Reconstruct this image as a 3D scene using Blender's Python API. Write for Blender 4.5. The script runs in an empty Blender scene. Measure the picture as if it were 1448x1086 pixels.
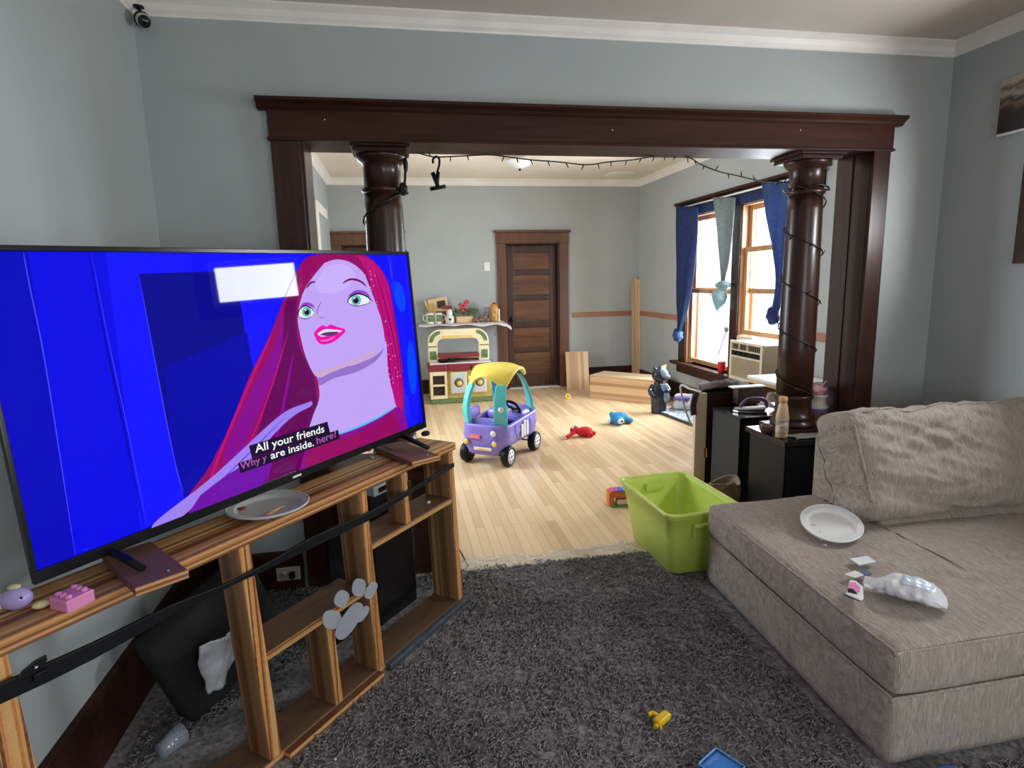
import bpy, bmesh, math, random
import numpy as np
from mathutils import Vector, Matrix, noise as mnoise
random.seed(7)
S = bpy.context.scene
C = S.collection
# ---------------------------------------------------------------- camera
FPX = 850.0
CAM = Vector((0, 0, 1.55))
def _axes(pitch, yaw, roll):
    cp, sp, cy, sy, cr, sr = math.cos(pitch), math.sin(pitch), math.cos(yaw), math.sin(yaw), math.cos(roll), math.sin(roll)
    fw = Vector((sy*cp, cy*cp, -sp)); rt = Vector((cy, -sy, 0)); dn = fw.cross(rt)
    return rt*cr + dn*sr, -rt*sr + dn*cr, fw
AX, AY, AZ = _axes(math.radians(9.811), math.radians(10.449), math.radians(1.308))
cam_data = bpy.data.cameras.new('camera'); cam_data.sensor_width = 36; cam_data.lens = FPX*36/1448
cam_data.clip_start = .02
cam = bpy.data.objects.new('camera', cam_data); C.objects.link(cam)
cam.matrix_world = Matrix(((AX.x, -AY.x, -AZ.x, CAM.x), (AX.y, -AY.y, -AZ.y, CAM.y), (AX.z, -AY.z, -AZ.z, CAM.z), (0, 0, 0, 1)))
S.camera = cam
# ---------------------------------------------------------------- view + world + daylight
vs = S.view_settings; vs.view_transform = 'Standard'; vs.look = 'None'; vs.gamma = 1; vs.use_curve_mapping = False
vs.exposure = 0.0
S.cycles.use_denoising = True
S.cycles.max_bounces = 8; S.cycles.diffuse_bounces = 5; S.cycles.transparent_max_bounces = 12
S.cycles.sample_clamp_indirect = 6; S.cycles.caustics_reflective = False; S.cycles.caustics_refractive = False
wd = bpy.data.worlds.new('sky'); S.world = wd; wd.use_nodes = True
bg = wd.node_tree.nodes['Background']; bg.inputs[0].default_value = (.80, .90, 1, 1); bg.inputs[1].default_value = 2.2
def area(name, loc, toward, sx, sy, power, col):
    l = bpy.data.lights.new(name, 'AREA'); l.shape = 'RECTANGLE'; l.size = sx; l.size_y = sy; l.energy = power; l.color = col
    o = bpy.data.objects.new(name, l); C.objects.link(o); o.location = loc
    o.rotation_euler = Vector(toward).to_track_quat('-Z', 'Y').to_euler()
    return o
DAY = (.93, .97, 1.0)
area('daylight_far_window', (3.92, 6.34, 1.40), (-1, 0, -.12), .98, 1.7, 220, (.84, .93, 1.0))
area('daylight_far_window_near_sash', (3.92, 5.24, 1.60), (-1, 0, -.12), .95, 1.3, 162, (.84, .93, 1.0))
area('daylight_high_window', (3.21, 2.10, 1.86), (-1, 0, -.1), .68, .34, 48, DAY)
area('daylight_side_window', (3.45, -.85, 1.45), (-1, .1, -.1), 1.5, 1.3, 52, DAY)
area('daylight_rear_window', (1.35, -2.55, 1.45), (0, 1, -.1), 1.5, 1.3, 46, DAY)
area('daylight_play_room_side', (-1.2, 5.2, 1.5), (1, 0, -.1), 1.2, 1.4, 100, (.84, .93, 1.0))
# ---------------------------------------------------------------- pixel -> place helpers (photo measured at 1448 x 1086)
def ray(x, y): return AX*((x-724)/FPX) + AY*((y-543)/FPX) + AZ
def onz(x, y, z=0.0): d = ray(x, y); return CAM + d*((z-CAM.z)/d.z)
def ony(x, y, Y): d = ray(x, y); return CAM + d*(Y/d.y)
def onx(x, y, X): d = ray(x, y); return CAM + d*(X/d.x)
# ---------------------------------------------------------------- materials
def _n(nt, t, **k):
    n = nt.nodes.new(t)
    for a, b in k.items(): setattr(n, a, b)
    return n
def base_mat(name, col, rough=.6, metal=0, spec=.5, coat=0, alpha=None, trans=0, emit=None, estr=0):
    m = bpy.data.materials.new(name); m.use_nodes = True
    b = m.node_tree.nodes['Principled BSDF']
    b.inputs['Base Color'].default_value = (*col, 1); b.inputs['Roughness'].default_value = rough
    b.inputs['Metallic'].default_value = metal; b.inputs['Specular IOR Level'].default_value = spec
    b.inputs['Coat Weight'].default_value = coat; b.inputs['Coat Roughness'].default_value = .12
    b.inputs['Transmission Weight'].default_value = trans
    if emit: b.inputs['Emission Color'].default_value = (*emit, 1); b.inputs['Emission Strength'].default_value = estr
    return m
def coords(nt, scale=(1, 1, 1), rot=(0, 0, 0), kind='Object'):
    t = _n(nt, 'ShaderNodeTexCoord'); mp = _n(nt, 'ShaderNodeMapping')
    mp.inputs['Scale'].default_value = scale; mp.inputs['Rotation'].default_value = rot
    nt.links.new(t.outputs[kind], mp.inputs[0]); return mp.outputs[0]
def ramp(nt, fac, stops):
    r = _n(nt, 'ShaderNodeValToRGB'); e = r.color_ramp.elements
    while len(e) < len(stops): e.new(.5)
    for i, (p, c) in enumerate(stops): e[i].position = p; e[i].color = (*c, 1)
    nt.links.new(fac, r.inputs[0]); return r.outputs[0]
def noise_tex(nt, vec, scale, detail=4, rough=.55, dist=0):
    n = _n(nt, 'ShaderNodeTexNoise'); n.inputs['Scale'].default_value = scale; n.inputs['Detail'].default_value = detail
    n.inputs['Roughness'].default_value = rough; n.inputs['Distortion'].default_value = dist
    nt.links.new(vec, n.inputs['Vector']); return n.outputs['Fac']
def bump(m, h, strength, dist=.01):
    nt = m.node_tree; b = _n(nt, 'ShaderNodeBump'); b.inputs['Strength'].default_value = strength; b.inputs['Distance'].default_value = dist
    nt.links.new(h, b.inputs['Height']); nt.links.new(b.outputs[0], nt.nodes['Principled BSDF'].inputs['Normal'])
def mix(c, k): return tuple(max(0, min(1, x*k)) for x in c)
def plain(name, col, rough=.5, var=.12, scale=14, bmp=.0, **k):
    """plastic, paint, cloth: colour with a little mottling"""
    m = base_mat(name, col, rough, **k); nt = m.node_tree
    v = coords(nt); f = noise_tex(nt, v, scale)
    c = ramp(nt, f, [(.3, mix(col, 1-var)), (.7, mix(col, 1+var))])
    nt.links.new(c, nt.nodes['Principled BSDF'].inputs['Base Color'])
    if bmp: bump(m, noise_tex(nt, v, scale*8), bmp, .004)
    return m
def wood(name, c0, c1, rough=.4, axis=0, scale=1.0, coat=0, fine=40, spec=.5):
    """grain running along local axis"""
    m = base_mat(name, c0, rough, coat=coat, spec=spec); nt = m.node_tree
    s = [fine*scale]*3; s[axis] = 2.2*scale
    v = coords(nt, s); f = noise_tex(nt, v, 1.0, 6, .6, .6)
    s2 = [7*scale]*3; s2[axis] = .8*scale
    f2 = noise_tex(nt, coords(nt, s2), 1.0, 3, .5, .3)
    mx = _n(nt, 'ShaderNodeMath', operation='ADD'); nt.links.new(f, mx.inputs[0]); nt.links.new(f2, mx.inputs[1])
    hf = _n(nt, 'ShaderNodeMath', operation='MULTIPLY'); hf.inputs[1].default_value = .5; nt.links.new(mx.outputs[0], hf.inputs[0])
    c = ramp(nt, hf.outputs[0], [(.36, c0), (.62, c1)])
    nt.links.new(c, nt.nodes['Principled BSDF'].inputs['Base Color']); bump(m, f, .12, .003)
    return m
def laminate(name, cols, stripe_axis, width, rough=.45):
    """strips glued side by side (stripe_axis = axis across the strips), each its own tone, with grain along the others"""
    m = base_mat(name, cols[0], rough); nt = m.node_tree
    t = _n(nt, 'ShaderNodeTexCoord'); sp = _n(nt, 'ShaderNodeSeparateXYZ'); nt.links.new(t.outputs['Object'], sp.inputs[0])
    d = _n(nt, 'ShaderNodeMath', operation='DIVIDE'); d.inputs[1].default_value = width; nt.links.new(sp.outputs[stripe_axis], d.inputs[0])
    fl = _n(nt, 'ShaderNodeMath', operation='FLOOR'); nt.links.new(d.outputs[0], fl.inputs[0])
    wn = _n(nt, 'ShaderNodeTexWhiteNoise', noise_dimensions='1D'); nt.links.new(fl.outputs[0], wn.inputs['W'])
    s = [90, 90, 90]; ax = [i for i in range(3) if i != stripe_axis][0]; s[ax] = 4
    g = noise_tex(nt, coords(nt, s), 1, 4)
    mx = _n(nt, 'ShaderNodeMath', operation='MULTIPLY_ADD'); mx.inputs[1].default_value = .32; nt.links.new(g, mx.inputs[0])
    wm = _n(nt, 'ShaderNodeMath', operation='MULTIPLY'); wm.inputs[1].default_value = .76; nt.links.new(wn.outputs[0], wm.inputs[0])
    nt.links.new(wm.outputs[0], mx.inputs[2])
    n = len(cols); c = ramp(nt, mx.outputs[0], [(.15+.7*i/(n-1), cols[i]) for i in range(n)])
    nt.links.new(c, nt.nodes['Principled BSDF'].inputs['Base Color'])
    return m
def emitter(name, col, st):
    m = bpy.data.materials.new(name); m.use_nodes = True; b = m.node_tree.nodes['Principled BSDF']
    b.inputs['Base Color'].default_value = (.004, .004, .006, 1); b.inputs['Roughness'].default_value = .025
    b.inputs['Specular IOR Level'].default_value = .16
    b.inputs['Emission Color'].default_value = (*col, 1); b.inputs['Emission Strength'].default_value = st
    return m
def clear(name, col=(1, 1, 1), gloss=.08, rough=.03, opac=0.0, ocol=(1, 1, 1)):
    m = bpy.data.materials.new(name); m.use_nodes = True; nt = m.node_tree
    for n in list(nt.nodes):
        if n.type != 'OUTPUT_MATERIAL': nt.nodes.remove(n)
    out = [n for n in nt.nodes if n.type == 'OUTPUT_MATERIAL'][0]
    tr = _n(nt, 'ShaderNodeBsdfTransparent'); tr.inputs[0].default_value = (*col, 1)
    gl = _n(nt, 'ShaderNodeBsdfGlossy'); gl.inputs['Roughness'].default_value = rough
    a = _n(nt, 'ShaderNodeMixShader'); a.inputs[0].default_value = gloss
    nt.links.new(tr.outputs[0], a.inputs[1]); nt.links.new(gl.outputs[0], a.inputs[2]); last = a.outputs[0]
    if opac:
        df = _n(nt, 'ShaderNodeBsdfDiffuse'); df.inputs[0].default_value = (*ocol, 1)
        b = _n(nt, 'ShaderNodeMixShader'); b.inputs[0].default_value = opac
        nt.links.new(last, b.inputs[1]); nt.links.new(df.outputs[0], b.inputs[2]); last = b.outputs[0]
    nt.links.new(last, out.inputs[0]); return m
# ---------------------------------------------------------------- mesh builder
class MB:
    def __init__(s): s.v = []; s.f = []; s.m = []; s.sm = []
    def add(s, vs_, fs, mi=0, smooth=False):
        o = len(s.v); s.v += [tuple(p) for p in vs_]
        for f in fs: s.f.append(tuple(i+o for i in f)); s.m.append(mi); s.sm.append(smooth)
        return s
    def box(s, x0, x1, y0, y1, z0, z1, mi=0):
        v = [(x, y, z) for z in (z0, z1) for y in (y0, y1) for x in (x0, x1)]
        return s.add(v, [(0, 2, 3, 1), (4, 5, 7, 6), (0, 1, 5, 4), (2, 6, 7, 3), (0, 4, 6, 2), (1, 3, 7, 5)], mi)
    def obox(s, c, a, b, n, mi=0):
        """box from centre and three half-vectors"""
        c, a, b, n = map(Vector, (c, a, b, n))
        v = [c + a*i + b*j + n*k for k in (-1, 1) for j in (-1, 1) for i in (-1, 1)]
        return s.add(v, [(0, 2, 3, 1), (4, 5, 7, 6), (0, 1, 5, 4), (2, 6, 7, 3), (0, 4, 6, 2), (1, 3, 7, 5)], mi)
    def prism(s, poly, h, mi=0, smooth=False):
        """poly: 3-D outline, h: extrusion vector"""
        n = len(poly); h = Vector(h); p = [Vector(q) for q in poly]
        v = p + [q + h for q in p]
        s.add(v, [tuple(range(n))[::-1], tuple(range(n, 2*n))], mi)
        o = len(s.v) - 2*n
        for i in range(n):
            j = (i+1) % n; s.f.append((o+i, o+j, o+n+j, o+n+i)); s.m.append(mi); s.sm.append(smooth)
        return s
    def tube(s, pts, r, n=8, mi=0, caps=True, closed=False):
        pts = [Vector(p) for p in pts]; k = len(pts); R = r if isinstance(r, (list, tuple)) else [r]*k
        t0 = (pts[1]-pts[0]).normalized(); up = Vector((0, 0, 1)) if abs(t0.z) < .9 else Vector((1, 0, 0))
        x = t0.cross(up).normalized(); vs_ = []
        for i, p in enumerate(pts):
            t = (pts[min(i+1, k-1)] - pts[max(i-1, 0)])
            t = t.normalized() if t.length > 1e-9 else t0
            x = (x - t*x.dot(t)); x = x.normalized() if x.length > 1e-6 else t.orthogonal().normalized()
            y = t.cross(x)
            vs_ += [p + (x*math.cos(2*math.pi*j/n) + y*math.sin(2*math.pi*j/n))*R[i] for j in range(n)]
        fs = []
        for i in range(k-1 if not closed else k):
            a, b = i*n, ((i+1) % k)*n
            fs += [(a+j, a+(j+1) % n, b+(j+1) % n, b+j) for j in range(n)]
        s.add(vs_, fs, mi, True)
        if caps and not closed:
            o = len(s.v) - k*n
            s.f.append(tuple(o+j for j in range(n))[::-1]); s.m.append(mi); s.sm.append(False)
            s.f.append(tuple(o+(k-1)*n+j for j in range(n))); s.m.append(mi); s.sm.append(False)
        return s
    def lathe(s, prof, o=(0, 0, 0), n=24, mi=0, ax=None, sx=1, sy=1, smooth=True, ring=False):
        """prof [(r,z)]; ax: optional (x,y,z) frame"""
        o = Vector(o); X, Y, Z = ax if ax else (Vector((1, 0, 0)), Vector((0, 1, 0)), Vector((0, 0, 1)))
        vs_ = []
        for r, z in prof:
            vs_ += [o + X*(r*sx*math.cos(2*math.pi*j/n)) + Y*(r*sy*math.sin(2*math.pi*j/n)) + Z*z for j in range(n)]
        fs = [(i*n+j, i*n+(j+1) % n, (i+1)*n+(j+1) % n, (i+1)*n+j) for i in range(len(prof)-1) for j in range(n)]
        s.add(vs_, fs, mi, smooth)
        b = len(s.v) - len(prof)*n
        if ring:
            e = b + (len(prof)-1)*n
            for j in range(n): s.f.append((e+j, e+(j+1) % n, b+(j+1) % n, b+j)); s.m.append(mi); s.sm.append(smooth)
            return s
        if prof[0][0] > 1e-5: s.f.append(tuple(b+j for j in range(n))[::-1]); s.m.append(mi); s.sm.append(False)
        if prof[-1][0] > 1e-5: s.f.append(tuple(b+(len(prof)-1)*n+j for j in range(n))); s.m.append(mi); s.sm.append(False)
        return s
    def ell(s, c, r, rot=None, nu=20, nv=12, mi=0, disp=None):
        c = Vector(c); r = (r, r, r) if not hasattr(r, '__len__') else r
        vs_ = []
        for i in range(nv+1):
            th = math.pi*i/nv
            for j in range(nu):
                ph = 2*math.pi*j/nu; d = Vector((math.sin(th)*math.cos(ph), math.sin(th)*math.sin(ph), math.cos(th)))
                k = 1 + (disp(d) if disp else 0)
                p = Vector((d.x*r[0]*k, d.y*r[1]*k, d.z*r[2]*k))
                if rot: p = rot @ p
                vs_.append(c + p)
        fs = [(i*nu+j, (i+1)*nu+j, (i+1)*nu+(j+1) % nu, i*nu+(j+1) % nu) for i in range(nv) for j in range(nu)]
        return s.add(vs_, fs, mi, True)
    def grid(s, fn, nu, nv, mi=0, cu=False, smooth=True):
        vs_ = [fn(i/(nu if cu else nu-1), j/(nv-1)) for j in range(nv) for i in range(nu)]
        fs = [(j*nu+i, j*nu+(i+1) % nu, (j+1)*nu+(i+1) % nu, (j+1)*nu+i) for j in range(nv-1) for i in range(nu if cu else nu-1)]
        return s.add(vs_, fs, mi, smooth)
    def rbox(s, c, h, r, n=(10, 10, 10), rot=None, disp=None, mi=0):
        """rounded, finely meshed box: half sizes h, edge radius r, disp(p, normal)->offset"""
        c = Vector(c); hx = Vector(h)
        for ax in range(3):
            for sg in (-1, 1):
                a, b = [(1, 2), (2, 0), (0, 1)][ax]
                def fn(u, v):
                    p = [0, 0, 0]; p[ax] = sg*hx[ax]; p[a] = (2*u-1)*hx[a]; p[b] = (2*v-1)*hx[b]
                    q = Vector([max(-hx[i]+r, min(hx[i]-r, p[i])) for i in range(3)])
                    d = Vector(p) - q; d = d.normalized() if d.length > 1e-9 else Vector([sg if i == ax else 0 for i in range(3)])
                    w = q + d*r
                    if disp: w = w + d*disp(w, d)
                    if rot: w = rot @ w
                    return c + w
                o = len(s.f); s.grid(fn, n[a], n[b], mi)
                if sg < 0:
                    for i in range(o, len(s.f)): s.f[i] = s.f[i][::-1]
        return s
    def build(s, name, mats, parent=None, local=False, bevel=0, weld=False, solid=0, sub=0, seg=2):
        me = bpy.data.meshes.new(name); V = s.v
        if parent is not None and not local:
            inv = WM[parent.name].inverted(); V = [tuple(inv @ Vector(p)) for p in V]
        me.from_pydata(V, [], s.f)
        for m in (mats if isinstance(mats, (list, tuple)) else [mats]): me.materials.append(m)
        me.polygons.foreach_set('material_index', s.m); me.polygons.foreach_set('use_smooth', s.sm)
        bm = bmesh.new(); bm.from_mesh(me)
        if weld: bmesh.ops.remove_doubles(bm, verts=bm.verts, dist=1e-5)
        bmesh.ops.recalc_face_normals(bm, faces=bm.faces); bm.to_mesh(me); bm.free(); me.update()
        o = bpy.data.objects.new(name, me); C.objects.link(o)
        if parent is not None: o.parent = parent; WM[o.name] = WM[parent.name]
        else: WM[o.name] = Matrix.Identity(4)
        if solid: md = o.modifiers.new('thick', 'SOLIDIFY'); md.thickness = solid; md.offset = 0
        if bevel:
            md = o.modifiers.new('bevel', 'BEVEL'); md.width = bevel; md.segments = seg; md.limit_method = 'ANGLE'; md.angle_limit = .7
        if sub: md = o.modifiers.new('smooth', 'SUBSURF'); md.levels = sub; md.render_levels = sub
        return o
WM = {}
def tag(o, label, cat, group=None, kind=None):
    o['label'] = label; o['category'] = cat
    if group: o['group'] = group
    if kind: o['kind'] = kind
    return o
def thing(name, label, cat, loc=(0, 0, 0), rz=0, group=None, rot=None):
    o = bpy.data.objects.new(name, None); C.objects.link(o); o.empty_display_size = .05
    Rm = rot.to_4x4() if rot is not None else Matrix.Rotation(rz, 4, 'Z')
    m = Matrix.Translation(Vector(loc)) @ Rm; o.matrix_world = m; WM[o.name] = m
    return tag(o, label, cat, group)
def struct(name, mb, m, parent=None, **k):
    o = mb.build(name, m, parent, **k)
    if parent is None: o['kind'] = 'structure'
    return o
def group_struct(name, loc=(0, 0, 0)):
    o = bpy.data.objects.new(name, None); C.objects.link(o); o.location = loc; WM[o.name] = Matrix.Translation(Vector(loc)); o['kind'] = 'structure'; return o
def fbm(p, s=1.0, o=4):
    return mnoise.fractal(Vector(p)*s, 1.0, 2.0, o)
def circ(c, r, n=20, X=(1, 0, 0), Y=(0, 1, 0), sx=1, sy=1):
    c, X, Y = Vector(c), Vector(X), Vector(Y)
    return [c + X*(r*sx*math.cos(2*math.pi*i/n)) + Y*(r*sy*math.sin(2*math.pi*i/n)) for i in range(n)]
def smooth_path(pts, n=6):
    pts = [Vector(p) for p in pts]; out = []
    for i in range(len(pts)-1):
        p0, p1, p2, p3 = pts[max(i-1, 0)], pts[i], pts[i+1], pts[min(i+2, len(pts)-1)]
        for k in range(n):
            t = k/n
            out.append(.5*((2*p1) + (p2-p0)*t + (2*p0-5*p1+4*p2-p3)*t*t + (3*p1-p0-3*p2+p3)*t**3))
    return out + [pts[-1]]
# ---------------------------------------------------------------- shared materials
def wall_paint(name, col):
    m = base_mat(name, col, .55, spec=.35); nt = m.node_tree; v = coords(nt)
    c = ramp(nt, noise_tex(nt, v, 1.6, 5), [(.3, mix(col, .95)), (.7, mix(col, 1.05))])
    nt.links.new(c, nt.nodes['Principled BSDF'].inputs['Base Color']); bump(m, noise_tex(nt, v, 120, 3), .08, .002); return m
M = {}
M['wall'] = wall_paint('blue_grey_wall_paint', (.395, .420, .416))
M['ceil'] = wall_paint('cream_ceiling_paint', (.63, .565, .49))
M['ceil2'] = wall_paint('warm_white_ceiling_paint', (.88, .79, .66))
M['crown'] = plain('white_trim_paint', (.84, .79, .72), .4, .06, 5)
M['dark'] = wood('dark_stained_wood', (.018, .0068, .0042), (.054, .020, .0115), .45, axis=0, coat=.0, spec=.16)
M['darkz'] = wood('dark_stained_wood_upright', (.018, .0066, .004), (.056, .020, .0115), .32, axis=2, coat=.08, spec=.35)
M['doorwood'] = wood('brown_stained_door_wood', (.060, .022, .010), (.165, .066, .028), .34, axis=2, coat=.2)
M['rail'] = wood('bare_reddish_wood', (.28, .11, .065), (.40, .18, .11), .6, axis=1)
M['black'] = plain('black_plastic', (.006, .006, .007), .45, .2, spec=.25)
M['blackgl'] = plain('glossy_black_panel', (.006, .006, .007), .22, .2)
M['white'] = plain('white_plastic', (.78, .78, .77), .35, .04)
M['ply'] = laminate('plywood_strips', [(.10, .032, .010), (.34, .13, .036), (.52, .245, .075), (.70, .41, .17)], 1, .0085)
M['plyv'] = laminate('plywood_panel_strips', [(.15, .065, .027), (.25, .12, .048), (.34, .175, .075), (.42, .24, .11)], 1, .011)
M['plyedge'] = laminate('plywood_edge_plies', [(.10, .03, .012), (.55, .22, .06), (.66, .36, .14)], 0, .0065)
M['walnut'] = wood('brown_shelf_board', (.10, .048, .024), (.19, .095, .048), .5, axis=0)
M['butcher'] = laminate('pale_laminated_wood', [(.44, .25, .115), (.56, .34, .17), (.66, .43, .23), (.72, .50, .29)], 2, .043)
M['butcherx'] = laminate('pale_laminated_wood_upright', [(.44, .27, .14), (.56, .36, .20), (.66, .45, .27), (.72, .52, .33)], 0, .04)
M['red'] = plain('red_fabric', (.55, .012, .022), .8, .3, 40, .3)
M['cream'] = plain('cream_plastic', (.72, .62, .40), .4, .06)
# ================================================================ ROOM SHELL
LX0, LX1, WY0, WY1 = -1.05, 3.08, 3.05, 3.30        # living room walls, dividing wall
FX0, FX1, FY = -.83, 3.46, 8.40                      # play room walls
REAR = -2.2
LC, FC = 2.77, 2.90
OX0, OX1, OZ = -.39, 2.60, 2.205                     # wide opening
def holed(mb, plane, a0, a1, z0, z1, t0, t1, holes):
    """slab with rectangular holes; plane 'x' = wall facing x (a runs along y), 'y' = wall facing y"""
    A = sorted({a0, a1, *[h[0] for h in holes], *[h[1] for h in holes]}); Z = sorted({z0, z1, *[h[2] for h in holes], *[h[3] for h in holes]})
    for i in range(len(A)-1):
        for j in range(len(Z)-1):
            ca, cz = (A[i]+A[i+1])/2, (Z[j]+Z[j+1])/2
            if any(h[0] < ca < h[1] and h[2] < cz < h[3] for h in holes): continue
            if plane == 'y': mb.box(A[i], A[i+1], t0, t1, Z[j], Z[j+1])
            else: mb.box(t0, t1, A[i], A[i+1], Z[j], Z[j+1])
    return mb
def planks():
    m = base_mat('maple_strip_flooring', (.5, .3, .15), .30, spec=.5); nt = m.node_tree
    v = coords(nt, (1, 1, 1), (0, 0, math.pi/2))
    b = _n(nt, 'ShaderNodeTexBrick'); b.offset = .37; b.offset_frequency = 2
    for k, x in (('Scale', 1), ('Mortar Size', .0011), ('Mortar Smooth', .2), ('Bias', 0), ('Brick Width', .72), ('Row Height', .058)): b.inputs[k].default_value = x
    b.inputs['Color1'].default_value = (0, 0, 0, 1); b.inputs['Color2'].default_value = (1, 1, 1, 1); b.inputs['Mortar'].default_value = (.5, .5, .5, 1)
    nt.links.new(v, b.inputs['Vector'])
    g = noise_tex(nt, coords(nt, (60, 2.5, 20)), 1, 5)
    bw = _n(nt, 'ShaderNodeRGBToBW'); nt.links.new(b.outputs['Color'], bw.inputs[0])
    ma = _n(nt, 'ShaderNodeMath', operation='MULTIPLY_ADD'); ma.inputs[1].default_value = .5
    nt.links.new(bw.outputs[0], ma.inputs[0])
    gm = _n(nt, 'ShaderNodeMath', operation='MULTIPLY'); gm.inputs[1].default_value = .3; nt.links.new(g, gm.inputs[0]); nt.links.new(gm.outputs[0], ma.inputs[2])
    c = ramp(nt, ma.outputs[0], [(.10, (.58, .385, .215)), (.45, (.74, .54, .325)), (.85, (.82, .63, .42))])
    mx = _n(nt, 'ShaderNodeMix', data_type='RGBA'); nt.links.new(b.outputs['Fac'], mx.inputs['Factor'])
    nt.links.new(c, mx.inputs[6]); mx.inputs[7].default_value = (.34, .20, .10, 1)
    nt.links.new(mx.outputs[2], nt.nodes['Principled BSDF'].inputs['Base Color'])
    w = noise_tex(nt, coords(nt, (3, 3, 3)), 1, 4); rr = ramp(nt, w, [(.3, (.29,)*3), (.7, (.34,)*3)])
    nt.links.new(rr, nt.nodes['Principled BSDF'].inputs['Roughness'])
    return m
M['floor'] = planks()
struct('floor', MB().box(-1.3, 3.7, REAR-.2, 8.65, -.1, 0), M['floor'])
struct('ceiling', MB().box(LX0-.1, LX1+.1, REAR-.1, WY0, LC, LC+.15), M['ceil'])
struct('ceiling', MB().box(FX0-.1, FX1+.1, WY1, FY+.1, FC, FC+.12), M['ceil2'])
struct('wall_dividing', holed(MB(), 'y', LX0-.1, FX1+.15, 0, FC+.1, WY0, WY1, [(OX0-.03, OX1+.03, 0, OZ+.02)]), M['wall'])
struct('wall_left', MB().box(LX0-.12, LX0, REAR-.1, WY0, 0, LC+.1), M['wall'])
SWIN = [(-1.65, -.05, .75, 2.15), (1.735, 2.455, 1.675, 2.045)]
struct('wall_right', holed(MB(), 'x', REAR-.1, WY0, 0, LC+.1, LX1, LX1+.15, SWIN), M['wall'])
struct('wall_rear', holed(MB(), 'y', LX0-.1, LX1+.15, 0, LC+.1, REAR-.15, REAR, [(.55, 2.15, .75, 2.15)]), M['wall'])
DX0, DX1, DZ = 1.50, 2.262, 2.05
struct('wall_far', holed(MB(), 'y', FX0-.1, FX1+.15, 0, FC+.1, FY, FY+.13, [(DX0, DX1, 0, DZ), (-.70, -.02, 0, DZ)]), M['wall'])
struct('wall_far_closet', MB().box(DX0-.2, DX1+.2, FY+.42, FY+.5, 0, 2.3).box(-.9, .2, FY+.42, FY+.5, 0, 2.3), M['wall'])
WA = (5.86, 6.86, .50, 2.25); WB = (4.72, 5.72, .50, 2.25)
struct('wall_window_side', holed(MB(), 'x', WY1, FY+.1, 0, FC+.1, FX1, FX1+.16, [WA, WB]), M['wall'])
LWIN = (4.55, 5.85, .8, 2.2)
struct('wall_far_left', holed(MB(), 'x', WY1, FY+.1, 0, FC+.1, FX0-.14, FX0, [LWIN]), M['wall'])
# crown mouldings: one profile swept along each wall
def crown(name, p0, p1, inward, z0, z1, out):
    p0, p1, n = Vector((*p0, 0)), Vector((*p1, 0)), Vector((*inward, 0))
    h = z1-z0
    prof = [(0, z0), (.006, z0), (.008, z0+.12*h), (out*.35, z0+.3*h), (out*.55, z0+.62*h), (out*.85, z0+.8*h), (out, z0+.88*h), (out, z1), (0, z1)]
    poly = [p0 + n*r + Vector((0, 0, z)) for r, z in prof]
    struct(name, MB().prism(poly, p1-p0), M['crown'])
crown('trim_1', (LX0, WY0), (LX1, WY0), (0, -1), 2.70, LC, .055)
crown('trim_2', (LX1, REAR), (LX1, WY0), (-1, 0), 2.70, LC, .055)
crown('trim_3', (LX0, REAR), (LX0, WY0), (1, 0), 2.70, LC, .055)
crown('trim_4', (FX0, FY), (FX1, FY), (0, -1), 2.816, FC, .06)
crown('trim_5', (FX1, WY1), (FX1, FY), (-1, 0), 2.816, FC, .06)
crown('trim_6', (FX0, WY1), (FX0, FY), (1, 0), 2.816, FC, .06)
# baseboards
def baseb(name, x0, x1, y0, y1, h=.21):
    struct(name, MB().box(x0, x1, y0, y1, 0, h-.025).box(x0-.004 if x1-x0 < .05 else x0, x1+.004 if x1-x0 < .05 else x1, y0-.004 if y1-y0 < .05 else y0, y1+.004 if y1-y0 < .05 else y1, h-.025, h), M['dark'], bevel=.004)
baseb('baseboard_front', LX0, OX0-.16, WY0-.02, WY0, .215)
baseb('baseboard_left', LX0, LX0+.02, .2, WY0-.02, .25)
baseb('baseboard_far', DX1+.135, FX1, FY-.02, FY, .26)
baseb('baseboard_far_left', .12, DX0-.14, FY-.02, FY, .2)
baseb('baseboard_window_side', FX1-.022, FX1, WY1, FY-.02, .215)
# ---- cased opening: jambs, casings, header with cornice
op = group_struct('trim_opening', (0, WY0, 0))
m = MB().box(OX0-.14, OX0-.012, WY0-.028, WY0, 0, 2.205); m.build('casing', M['darkz'], op, bevel=.004)
m = MB().box(OX1+.0, OX1+.105, WY0-.028, WY0, 0, 2.205); m.build('casing', M['darkz'], op, bevel=.004)
MB().box(OX0-.03, OX0, WY0-.012, WY1+.01, 0, OZ).build('jamb', M['darkz'], op, bevel=.003)
j = MB().box(OX1, OX1+.03, WY0-.012, WY1+.01, 0, OZ); j.box(OX1-.010, OX1, WY0+.12, WY0+.135, 0, OZ); j.build('jamb', M['darkz'], op, bevel=.003)
MB().box(OX0-.03, OX1+.03, WY0-.012, WY1+.01, OZ, OZ+.02).build('soffit', M['dark'], op, bevel=.003)
MB().box(OX0-.145, OX1+.112, WY0-.034, WY0, 2.205, 2.335).build('header', M['dark'], op, bevel=.003)
MB().box(OX0-.152, OX1+.119, WY0-.042, WY0, 2.198, 2.212).build('fillet', M['dark'], op, bevel=.004)
prof = [(0, 2.33), (.036, 2.33), (.044, 2.337), (.052, 2.348), (.066, 2.356), (.078, 2.362), (.078, 2.375), (0, 2.375)]
MB().prism([(OX0-.145-.04, WY0-r, z) for r, z in prof], (OX1-OX0+.145+.112+.085, 0, 0)).build('cornice', M['dark'], op)
nl = MB()
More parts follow.
